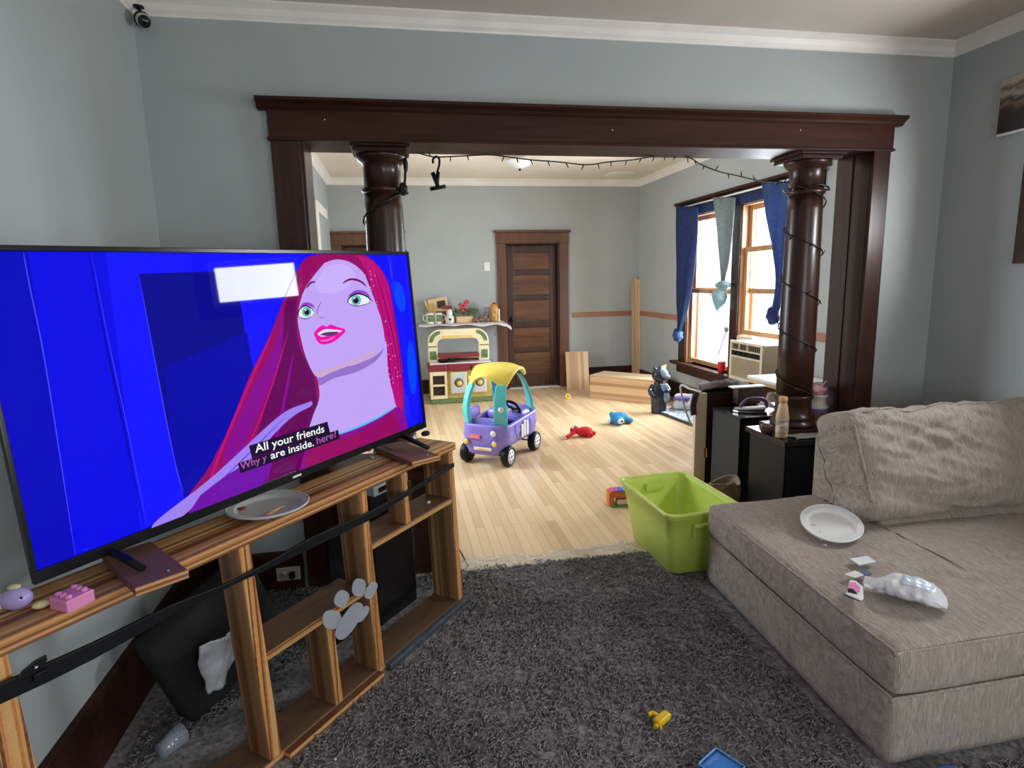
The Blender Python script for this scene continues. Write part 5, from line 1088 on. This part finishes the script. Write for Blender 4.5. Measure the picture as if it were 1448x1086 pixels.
# ================================================================ WINDOW SIDE: curtains, air conditioner, furniture by the column
M['navy'] = plain('navy_curtain_cloth', (.022, .040, .125), .85, .25, 30, .15); M['navyl'] = plain('blue_curtain_cloth', (.045, .085, .22), .85, .2, 30, .15); M['sage'] = plain('grey_sage_cloth', (.22, .26, .26), .85, .15, 30, .15); M['sagel'] = plain('pale_teal_cloth', (.28, .40, .42), .85, .15, 30, .15)
def translu(m, k):
    nt = m.node_tree; b_ = nt.nodes['Principled BSDF']; out = [n for n in nt.nodes if n.type == 'OUTPUT_MATERIAL'][0]; src = b_.inputs['Base Color'].links[0].from_socket
    tl = _n(nt, 'ShaderNodeBsdfTranslucent'); nt.links.new(src, tl.inputs[0]); mx = _n(nt, 'ShaderNodeMixShader'); mx.inputs[0].default_value = k
    nt.links.new(b_.outputs[0], mx.inputs[1]); nt.links.new(tl.outputs[0], mx.inputs[2]); nt.links.new(mx.outputs[0], out.inputs[0])
for k_ in ('navy', 'navyl', 'sage', 'sagel'): translu(M[k_], .35)
XC = FX1-.10
def pw(px_, py_, X=XC): return onx(px_, py_, X)
def curtain(name, label, rows, mt, folds, depth=.022, knot=None, kmt=None):
    """rows: (y pixel row, left px, right px); hung in the plane x = XC"""
    t = thing(name, label, 'curtain', pw((rows[0][1]+rows[0][2])/2, rows[0][0]), group='curtains of the play room window')
    L = smooth_path([pw(a, y) for y, a, b_ in rows], 6); R_ = smooth_path([pw(b_, y) for y, a, b_ in rows], 6); n = len(L)
    def fn(u, v):
        i = min(n-1, int(round(v*(n-1)))); a, b_ = L[i], R_[i]; p = a.lerp(b_, u); w_ = (b_-a).length
        return p + Vector((depth*(.35+.65*min(1, w_/.3))*math.sin(u*math.pi*2*folds + 2*v) - .015*math.sin(math.pi*u), 0, 0))
    MB().grid(fn, 40, n).build('panel', M[mt], t, solid=.004)
    if knot: knot(t)
    return t
def lknot(t):
    p = pw(958.5, 474); m_ = MB().ell(p, (.06, .075, .085), nu=20, nv=14, disp=lambda d: .12*math.sin(d.z*9+d.y*4)).tube([p + Vector((0, -.03, .3)), p + Vector((0, -.01, .05))], .014, 8); m_.build('knot', M['navyl'], t)
curtain('window_curtain', 'navy curtain knotted at its foot, left end of the double window', [(292, 956, 987), (330, 955, 986), (370, 955, 982), (410, 956, 976), (440, 958, 970), (462, 959, 964), (470, 958, 962)], 'navy', 3, knot=lknot)
def mknot(t):
    p = pw(1022.5, 402); m_ = MB()
    m_.tube([p + Vector((.05*math.cos(a_), .07*math.sin(a_), .012*math.sin(2*a_))) for a_ in [2*math.pi*i/20 for i in range(21)]], .026, 8); m_.ell(p + Vector((0, 0, -.02)), (.045, .06, .05)); m_.build('knot', M['sagel'], t)
    a, b_ = pw(1022, 408), pw(1013.5, 440)
    MB().tube([a, a.lerp(b_, .3) + Vector((-.02, 0, 0)), a.lerp(b_, .6), b_], [.035, .085, .065, .004], 12).build('tail', M['sagel'], t)
curtain('window_curtain', 'grey sage curtain knotted at half height, in the middle of the window', [(279, 1008, 1040), (310, 1011, 1038), (340, 1014, 1036), (370, 1018, 1032), (390, 1020.5, 1027), (400, 1021, 1025)], 'sage', 2.5, knot=mknot)
def rknot(t):
    p = pw(1093, 447); MB().ell(p, (.05, .075, .085), Matrix.Rotation(-.5, 3, 'X'), nu=20, nv=14, disp=lambda d: .08*math.sin(d.z*8)).build('knot', M['navy'], t)
curtain('window_curtain', 'navy curtain half hidden behind the right column', [(258, 1077, 1150), (300, 1081, 1142), (340, 1088, 1128), (380, 1096, 1118), (410, 1097, 1110), (440, 1092, 1100)], 'navyl', 3, knot=rknot)
o = MB().tube([Vector((XC+.045, 7.17, 2.358)), Vector((XC+.045, 4.5, 2.358))], .010, 10).build('curtain_rod', M['white']); tag(o, 'white curtain rod across the top of the double window', 'curtain rod')
o = MB().box(FX1-.042, FX1-.032, 4.6, 6.95, 2.245, 2.34).build('valance', M['navy']); tag(o, 'dark navy valance strip behind the curtain rod', 'valance')
o = MB().tube([pw(1027, 468, FX1-.03), pw(1015, 503, FX1-.03)], .005, 6).ell(pw(1027, 466, FX1-.03), (.02, .03, .03), nu=10, nv=8).build('blind_wand', plain('grey_wand', (.3, .3, .32), .5, .05)); tag(o, 'thin grey wand hanging in front of the left sash', 'wand')
p = pw(1020, 528, FX1-.045); p.z = .5005; t = thing('party_cup', 'red plastic cup standing on the window stool', 'cup', p)
MB().lathe([(0, 0), (.030, 0), (.045, .125), (.042, .125), (.028, .004), (0, .004)], p, 24).build('wall', M['red'], t); MB().lathe([(.043, .122), (.047, .126), (.044, .130), (.042, .126)], p, 24, ring=True).build('rim', plain('white_cup_rim', (.8, .5, .5), .4, .05), t)
# air conditioner
M['ac'] = plain('beige_plastic', (.62, .55, .43), .4, .05); AX0, AX1, AY0, AY1, AZ0, AZ1 = 3.20, FX1+.28, 4.885, 5.42, .545, .915
t = thing('air_conditioner', 'beige window air conditioner in the right sash', 'air conditioner', ((AX0+AX1)/2, (AY0+AY1)/2, AZ0))
MB().box(AX0+.02, AX1, AY0, AY1, AZ0, AZ1).build('case', M['ac'], t, bevel=.008)
f = holed(MB(), 'x', AY0-.006, AY1+.006, AZ0-.004, AZ1+.006, AX0, AX0+.022, [(AY0+.03, AY1-.03, AZ0+.03, AZ1-.155), (AY0+.03, AY1-.30, AZ1-.075, AZ1-.02), (AY1-.285, AY1-.165, AZ1-.075, AZ1-.02), (AY1-.15, AY1-.03, AZ1-.075, AZ1-.02)]); fr = f.build('front_panel', M['ac'], t, bevel=.004)
g = MB(); z = AZ0+.035
while z < AZ1-.16: g.box(AX0+.004, AX0+.014, AY0+.03, AY1-.03, z, z+.006); z += .0115
g.box(AX0+.016, AX0+.019, AY0+.03, AY1-.03, AZ0+.03, AZ1-.155); g.build('intake_grille', plain('tan_grille', (.42, .33, .22), .5, .08), fr)
MB().box(AX0-.002, AX0+.004, AY0+.03, AY1-.03, AZ1-.135, AZ1-.088).build('control_strip', M['blackgl'], fr)
for i in range(3): MB().lathe([(.014, 0), (.012, .012), (0, .013)], (AX0-.001, AY1-.09-.09*i, AZ1-.112), 14, ax=(Vector((0, 1, 0)), Vector((0, 0, 1)), Vector((-1, 0, 0)))).build('knob', M['black'], fr)
v = MB()
for i in range(16): y = AY0+.035+.030*i; v.obox((AX0+.014, y, AZ1-.047), (0, .001, 0), (.006, .004, 0), (0, 0, .026))
v.box(AX0+.019, AX0+.021, AY0+.03, AY1-.03, AZ1-.075, AZ1-.02); v.build('louvres', plain('brown_louvre', (.22, .17, .12), .5, .1), fr)
MB().box(FX1-.02, FX1+.02, 4.735, AY0-.003, .52, .93).box(FX1-.02, FX1+.02, AY1+.003, 5.705, .52, .93).build('side_curtain', M['ac'], t)
# ---- black cabinet the column stands on
CX0, CX1, CY0, CY1, CZ = 2.09, 2.578, 2.93, 3.29, .62
t = thing('black_cabinet', 'low glossy black cabinet around the foot of the right column', 'cabinet', ((CX0+CX1)/2, (CY0+CY1)/2, 0))
MB().box(CX0+.012, CX1, CY0+.012, CY1, .009, CZ-.03).build('body', M['black'], t, bevel=.003); MB().box(CX0-.004, CX1, CY0-.004, CY1+.03, CZ-.03, CZ).build('top', M['blackgl'], t, bevel=.004); MB().box(CX0+.02, CX1-.01, CY0+.008, CY0+.013, .05, CZ-.045).build('door', M['black'], t, bevel=.002)
M['greycloth'] = plain('grey_cloth', (.25, .25, .24), .9, .15, 30, .3)
o = MB().grid(lambda u, v: Vector((2.17+.38*u+.02*math.sin(v*6), 2.945+.12*v+.01*math.sin(u*9), CZ+.004+.006*abs(fbm((u*5, v*4, 0), 1)))), 24, 12).build('cleaning_cloth', M['greycloth'], solid=.003); tag(o, 'flat grey cloth on the front of the black cabinet', 'cloth')
wp = Vector((2.455, 3.06, CZ+.022)); o = MB().ell(wp, (.045, .030, .018), nu=26, nv=18, disp=lambda d: .45*fbm(d*2.2, 1.3)).build('crumpled_tissue', M['white']); tag(o, 'crumpled white tissue at the right of the column foot', 'tissue')
p = Vector((2.135, 3.03, CZ)); t = thing('lotion_bottle', 'peach plastic bottle standing on the black cabinet before the column', 'bottle', p); M['peach'] = plain('peach_bottle', (.66, .43, .26), .35, .12, 30)
MB().lathe([(0, 0), (.032, 0), (.034, .008), (.034, .085), (.036, .12), (.030, .155), (.026, .185), (.020, .200), (.020, .208)], p, 28).build('body', M['peach'], t); MB().lathe([(.022, .206), (.024, .212), (.024, .228), (.019, .240), (0, .242)], p, 24).build('cap', plain('tan_orange_cap', (.62, .34, .14), .35, .1), t)
MB().lathe([(.0346, .03), (.0350, .034), (.0350, .085), (.0352, .092)], p, 28, ring=True).build('label', plain('pale_label_print', (.60, .50, .40), .4, .5, 50), t); MB().lathe([(.0362, .100), (.0365, .103), (.0362, .116)], p, 28, ring=True).build('silver_band', M['silver'], t)
p = Vector((2.20, 3.05, CZ)); o = MB().lathe([(.0, 0), (.030, 0), (.036, .05), (.033, .05), (.027, .004), (0, .004)], (2.105, 3.13, CZ), 20).tube(smooth_path([(2.078, 3.12, CZ+.042), (2.055, 3.11, CZ+.03), (2.075, 3.12, CZ+.012)]), .005, 6).build('brown_mug', plain('brown_glaze', (.10, .035, .03), .25, .2)); tag(o, 'small brown mug behind the peach bottle', 'mug')
# jar on the cabinet right of the column
p = Vector((2.505, 3.225, CZ)); jt = thing('ceramic_jar', 'cream jug with a landscape band right of the column foot', 'jar', p)
MB().lathe([(0, 0), (.058, 0), (.062, .01), (.064, .06), (.064, .125), (.050, .145), (.050, .175), (.060, .188), (.060, .195), (.0, .196)], p, 32).build('body', M['mug'], jt)
MB().lathe([(.0646, .045), (.0652, .05), (.0652, .078), (.0646, .083)], p, 32, ring=True).build('brown_band', plain('brown_landscape', (.20, .11, .05), .5, .5, 30), jt); MB().lathe([(.0646, .083), (.0652, .086), (.0652, .112), (.0646, .116)], p, 32, ring=True).build('purple_band', plain('purple_hills', (.20, .17, .28), .5, .4, 30), jt)
MB().tube(smooth_path([p + Vector((-.05, -.01, .165)), p + Vector((-.085, -.02, .15)), p + Vector((-.088, -.02, .08)), p + Vector((-.06, -.01, .05))]), .010, 8).build('handle', M['mug'], jt)
M['pinkc'] = plain('pink_cloth', (.72, .34, .40), .8, .4, 30, .2)
o = MB().ell(p + Vector((-.01, -.01, .225)), (.060, .035, .028), nu=30, nv=18, disp=lambda d: .4*fbm(d*2.5, 1.2)).build('pink_bow', M['pinkc']); tag(o, 'crumpled pink cloth on top of the cream jug', 'cloth')
o = MB().tube([p + Vector((.0, -.02, .235)), p + Vector((.055, .0, .275))], .005, 6).build('pencil', M['tan']); tag(o, 'pale wooden stick poking out of the pink cloth', 'stick')
o = MB().box(2.525, 2.565, 3.235, 3.275, CZ+.198, CZ+.245).build('small_box', plain('grey_card', (.30, .29, .30), .6, .1), bevel=.003); tag(o, 'small grey box on the jug behind the pink cloth', 'box')
# ---- grey-black speaker box and brown cabinet behind
t = thing('speaker_box', 'black box with grey side panel behind the black cabinet', 'speaker', (2.39, 3.74, 0)); M['greyside'] = plain('dark_grey_panel', (.036, .038, .039), .6, .1, spec=.3)
MB().box(2.20, 2.205, 3.57, 3.92, 0, .595).build('side_panel', M['greyside'], t); MB().box(2.205, 2.58, 3.575, 3.92, 0, .59).build('case', M['black'], t, bevel=.003); MB().box(2.196, 2.585, 3.56, 3.925, .59, .61).build('top', M['blackgl'], t, bevel=.003); MB().box(2.23, 2.56, 3.568, 3.576, .03, .57).build('front_cloth', M['grille'], t)
t = thing('brown_cabinet', 'dark brown cabinet with a pale birch edge by the window', 'cabinet', (2.4, 4.2, 0)); M['birch'] = plain('birch_veneer', (.66, .54, .38), .5, .08, 8)
MB().box(2.105, 2.195, 4.0, 4.035, 0, .70).build('birch_edge', M['birch'], t, bevel=.003); MB().prism([(2.125, 4.035, 0), (2.62, 4.035, 0), (2.68, 4.42, 0), (2.335, 4.42, 0)], (0, 0, .70)).build('case', M['dark'], t, bevel=.003); MB().box(2.198, 2.60, 4.018, 4.034, .02, .69).build('door', M['dark'], t, bevel=.003)
MB().box(2.182, 2.215, 3.990, 4.0, .215, .285).lathe([(.008, -.035), (.008, .035)], (2.200, 3.992, .25), 10).build('hinge', plain('brass', (.55, .42, .20), .3, .1, metal=1), t, bevel=.002)
# things on the speaker box and cabinet
M['ironp'] = plain('lilac_white_plastic', (.58, .52, .60), .3, .08); M['purpd'] = plain('dusky_purple', (.16, .09, .15), .4, .2)
p = Vector((2.36, 3.70, .611)); t = thing('clothes_iron', 'lilac and white clothes iron lying on the black speaker box', 'iron', p, math.radians(-20))
sole = [(-.12, 0), (-.09, -.035), (.0, -.052), (.10, -.05), (.10, .05), (.0, .052), (-.09, .035)]; MB().prism([(x, y, .002) for x, y in sole], (0, 0, .012)).build('soleplate', plain('steel', (.6, .6, .62), .25, .05, metal=1), t, local=True, bevel=.003)
MB().grid(lambda u, v: Vector((-.11+.20*v, (.046*math.sin(math.pi*min(1, v*1.3)**.8*.62))*math.cos(2*math.pi*u), .014 + .03*(.5+.5*math.sin(2*math.pi*u))*(.6+.5*v))), 20, 14, cu=True).build('shell', M['ironp'], t, local=True)
MB().tube(smooth_path([(-.07, 0, .035), (-.03, 0, .085), (.05, 0, .095), (.095, 0, .075), (.10, 0, .03)]), .013, 8).build('handle', M['purpd'], t, local=True)
o = MB(); 
for k_ in range(4): o.tube(smooth_path([Vector((2.42+.02*k_, 3.76, .62+.008*k_)), Vector((2.50, 3.72+.02*k_, .66+.01*k_)), Vector((2.555, 3.66+.02*k_, .62)), Vector((2.50, 3.62, .618+.004*k_))]), .005, 6)
o = o.build('iron_cord', M['ironp']); tag(o, 'looped pale cord lying behind the clothes iron', 'cord')
p = Vector((2.30, 4.22, .7005)); t = thing('cloth_bundle', 'dark brown cloth bundle with pale cord on the brown cabinet', 'cloth', p); M['brcloth'] = plain('dark_brown_cloth', (.055, .028, .030), .85, .3, 30, .3)
MB().grid(lambda u, v: Vector((2.16+.42*u+.15*v, 4.045+.30*v, .703+.055*math.sin(math.pi*u)**.8*math.sin(math.pi*min(1, v+.15))*(1+.5*fbm((u*4, v*4, 3), 1)))), 30, 24).build('cloth', M['brcloth'], t, solid=.004)
o = MB().grid(lambda u, v: Vector((2.075-.015*math.sin(v*3)-.015*v+.045*u, 3.985-.010*math.sin(u*8)-.004, .715-.17*v)), 10, 12).build('brown_strap', M['brcloth'], solid=.003); tag(o, 'brown cloth strap hanging over the birch edge of the cabinet', 'strap')
t = thing('paper_box', 'brown carton with a white paper top on the cabinet', 'box', (2.58, 4.05, .6)); bb = MB().box(2.40, 2.60, 3.93, 3.999, .612, .735)
bb.build('carton', plain('brown_carton', (.10, .055, .045), .6, .2), t, bevel=.003); MB().box(2.36, 2.62, 3.925, 4.002, .736, .744).build('paper', M['card'], t)
o = MB().box(2.60, 2.84, 3.62, 3.90, .612, .622).build('white_sheet', M['card']); tag(o, 'white paper sheet between the speaker box and the column', 'paper')
# side table behind the column
t = thing('side_table', 'small white-topped table behind the right column', 'table', (3.08, 4.36, 0)); MB().box(2.87, 3.32, 4.12, 4.58, .685, .71).build('top', M['white'], t, bevel=.004); MB().box(2.88, 3.31, 4.13, 4.57, .655, .685).build('apron', M['tan'], t)
for x in (2.90, 3.29):
    for y in (4.15, 4.55): MB().box(x-.018, x+.018, y-.018, y+.018, 0, .655).build('leg', M['dark'], t)
o = MB().lathe([(0, .36), (.10, .36), (.14, .42), (.15, .50), (.13, .58), (.06, .60), (0, .60)], (3.06, 4.33, 0), 28).lathe([(.09, 0), (.09, .36)], (3.06, 4.33, 0), 20).build('storage_drum', plain('beige_drum', (.48, .42, .36), .6, .08)); tag(o, 'beige round drum under the small white-topped table', 'drum')
# basket bag on the carpet edge
M['khaki'] = plain('khaki_canvas', (.28, .215, .15), .9, .12, 30, .3); p = Vector((1.985, 3.465, 0)); t = thing('canvas_bag', 'slumped khaki canvas bag on the floor behind the green tote', 'bag', p)
def bag(u, v):
    a_ = 2*math.pi*u; r_ = .155*(1 + .10*fbm((math.cos(a_)*1.5, math.sin(a_)*1.5, v*2), 1)); z = .19*v*(1 + .30*math.sin(a_*1.0+2.5) + .18*math.sin(2*a_)); return p + Vector((math.cos(a_)*r_*(1.05-.15*(1-v)), math.sin(a_)*r_*.75*(1.05-.1*(1-v)), max(.003, z)))
m_ = MB(); m_.grid(bag, 44, 14, cu=True); m_.f.append(tuple(range(44))[::-1]); m_.m.append(0); m_.sm.append(False); m_.build('body', M['khaki'], t, solid=.006)
MB().tube([bag(i/30, 1.0) for i in range(31)], .007, 6).build('rolled_edge', M['khaki'], t); MB().tube(smooth_path([bag(.55, .8), p + Vector((-.06, -.11, .20)), p + Vector((.05, -.12, .24)), bag(.85, .7)]), .012, 8).build('handle', M['khaki'], t)
MB().ell(p + Vector((.01, -.0, .07)), (.09, .06, .035), disp=lambda d: .3*fbm(d*3, 1)).build('red_cloth', plain('dull_red_cloth', (.22, .05, .04), .9, .3, 30), t)
# ================================================================ STRING LIGHTS, HANGER, CAMERA, PICTURE, LAMP
M['wire'] = plain('black_wire', (.006, .006, .006), .5, .1)
def bulbs(t, pts_, n, seed, ln=.030, spread=.6):
    random.seed(seed); P_ = smooth_path(pts_, 8)
    for i in range(n):
        p = P_[int((i+.5)/n*(len(P_)-1))]; d = Vector((random.uniform(-spread, spread), random.uniform(-spread, spread), -1 if random.random() < .75 else 1)).normalized()
        MB().tube([p, p + d*ln*.45, p + d*ln], [.0035, .0035, .0018], 6).build('bulb', M['wire'], t)
YS = 3.27
sp_ = [ony(x, y, YS) for x, y in ((577, 211), (600, 219), (618, 222), (645, 221), (690, 219), (720, 222), (750, 226), (790, 229), (830, 233), (860, 229), (895, 226), (925, 221), (950, 219), (975, 223), (990, 232), (1015, 242), (1045, 249), (1075, 256), (1100, 257), (1112, 258))]
t = thing('string_lights', 'black string of small bulbs sagging under the wide opening', 'string lights', sp_[9]); MB().tube(smooth_path(sp_, 5), .0035, 6).build('cable', M['wire'], t); bulbs(t, sp_, 30, 5)
def helix(x, y, r, z0, z1, a0, turns, n=26): return [Vector((x + r*math.cos(a0+2*math.pi*turns*i/n), y + r*math.sin(a0+2*math.pi*turns*i/n), z0 + (z1-z0)*i/n)) for i in range(n+1)]
t = thing('string_lights', 'black string lights wound around the right column', 'string lights', (2.312, 3.185, 1.5)); h = helix(2.312, 3.185, .108, 2.03, .80, -2.6, 4.4, 60); MB().tube(h, .0035, 6).build('cable', M['wire'], t); bulbs(t, h, 34, 6, .032, 1.2)
h2 = [Vector((2.312 + .12*math.cos(a_), 3.185 + .12*math.sin(a_), 2.02 + .01*math.sin(a_*3))) for a_ in [i*.5-2 for i in range(12)]]; MB().tube(h2, .006, 6).build('cable_knot', M['wire'], t)
t = thing('string_lights', 'black string lights wound around the left column', 'string lights', (-.045, 3.185, 1.9)); h = helix(-.045, 3.185, .104, 2.02, 1.62, .1, -1.25, 30); MB().tube(h, .0045, 6).build('cable', M['wire'], t); bulbs(t, h, 9, 7, .032, 1.0)
h = smooth_path([(.075, 3.16, 2.17), (.07, 3.14, 2.10), (.062, 3.12, 2.03), (.05, 3.10, 1.985)], 6); MB().tube(h, .007, 6).ell((.055, 3.105, 2.00), (.022, .02, .03), nu=12, nv=10, disp=lambda d: .4*fbm(d*3, 1)).ell((.072, 3.15, 2.12), (.012, .012, .035), nu=10, nv=8).build('cable_knot', M['wire'], t)
# clip hanger on the string
YH = 3.27; P0 = lambda x, y: ony(x, y, YH); t = thing('clip_hanger', 'black plastic clip hanger hooked on the string lights', 'hanger', P0(618, 245))
MB().tube(smooth_path([P0(612.5, 231), P0(612.5, 225), P0(617, 221.5), P0(621, 225), P0(621, 234), P0(618.5, 243)], 6), .006, 8).build('hook', M['black'], t)
MB().tube([P0(611.5, 244), P0(615, 252), P0(618, 261), P0(619, 266)], [.011, .013, .010, .010], 10).tube([P0(619.5, 243), P0(618, 255), P0(618.5, 266)], [.010, .012, .010], 10).build('body', M['black'], t)
MB().tube([P0(608, 267.5), P0(619, 265.5), P0(630, 263.5)], .010, 10).build('clip_bar', M['black'], t)
# security camera in the corner
p = Vector((LX0+.055, WY0-.06, 2.665)); t = thing('security_camera', 'small black and grey security camera in the upper left corner', 'camera', p)
d = Vector((.45, -.75, -.45)).normalized(); X = d.cross(Vector((0, 0, 1))).normalized(); Y = d.cross(X)
MB().tube([p + Vector((-.02, .03, .06)), p + Vector((0, .0, .015)), p], .008, 8).lathe([(.022, 0), (.022, .008), (0, .009)], p + Vector((-.02, .03, .055)), 16).build('bracket', M['black'], t)
MB().lathe([(0, -.035), (.026, -.032), (.028, .02), (.024, .035)], p, 22, ax=(X, Y, d)).build('housing', M['silver'], t); MB().lathe([(.024, .034), (.024, .040), (.0, .041)], p, 22, ax=(X, Y, d)).build('lens', M['blackgl'], t); MB().lathe([(.029, -.015), (.031, -.01), (.031, .004), (.029, .008)], p, 22, ax=(X, Y, d)).build('band', M['black'], t)
o = MB().tube([p + Vector((-.02, .04, .06)), Vector((LX0+.03, WY0-.03, 2.765))], .003, 6).build('camera_wire', M['wire']); tag(o, 'thin black wire running up from the corner camera', 'wire')
# picture on the right wall
y1 = 2.735; y0 = 2.30; z0, z1 = 2.215, 2.49; t = thing('wall_picture', 'unframed canvas print of a rocky shore on the right wall', 'picture', (LX1-.012, (y0+y1)/2, z0))
MB().box(LX1-.024, LX1-.002, y0, y1, z0, z1).build('canvas', M['white'], t, bevel=.002)
def shore():
    m = base_mat('shore_print', (.3, .25, .2), .5); nt = m.node_tree; tc = _n(nt, 'ShaderNodeTexCoord'); s_ = _n(nt, 'ShaderNodeSeparateXYZ'); nt.links.new(tc.outputs['Object'], s_.inputs[0]); n = noise_tex(nt, coords(nt, (1, 14, 26)), 1, 5)
    ad = _n(nt, 'ShaderNodeMath', operation='MULTIPLY_ADD'); ad.inputs[1].default_value = .09; nt.links.new(n, ad.inputs[0]); nt.links.new(s_.outputs[2], ad.inputs[2])
    mr = _n(nt, 'ShaderNodeMapRange'); mr.inputs['From Min'].default_value = .045; mr.inputs['From Max'].default_value = .32; nt.links.new(ad.outputs[0], mr.inputs[0])
    c = ramp(nt, mr.outputs[0], [(0, (.02, .012, .012)), (.42, (.035, .02, .02)), (.52, (.20, .12, .08)), (.60, (.04, .03, .03)), (.72, (.45, .38, .30)), (.82, (.12, .09, .07)), (.9, (.50, .43, .33)), (1, (.42, .34, .25))]); nt.links.new(c, nt.nodes['Principled BSDF'].inputs['Base Color']); return m
MB().box(LX1-.0255, LX1-.0238, y0+.003, y1-.003, z0+.012, z1-.002).build('print', shore(), t)
# ceiling lamp of the play room
p = Vector((1.412, 6.87, FC)); t = thing('ceiling_lamp', 'white ceiling lamp with a dark finial in the play room', 'ceiling lamp', p - Vector((0, 0, .12)))
MB().lathe([(.06, 0), (.07, -.02), (.14, -.045), (.15, -.06), (.10, -.10), (.04, -.125), (0, -.13)], p, 30).build('shade', M['white'], t); MB().lathe([(.0, -.155), (.012, -.150), (.016, -.135), (.008, -.128)], p, 14).build('finial', M['black'], t)
struct('trim_medallion', MB().lathe([(.22, 0), (.20, -.012), (.12, -.016), (.05, -.02), (0, -.02)], (3.0, 7.9, FC), 36), M['ceil2'])
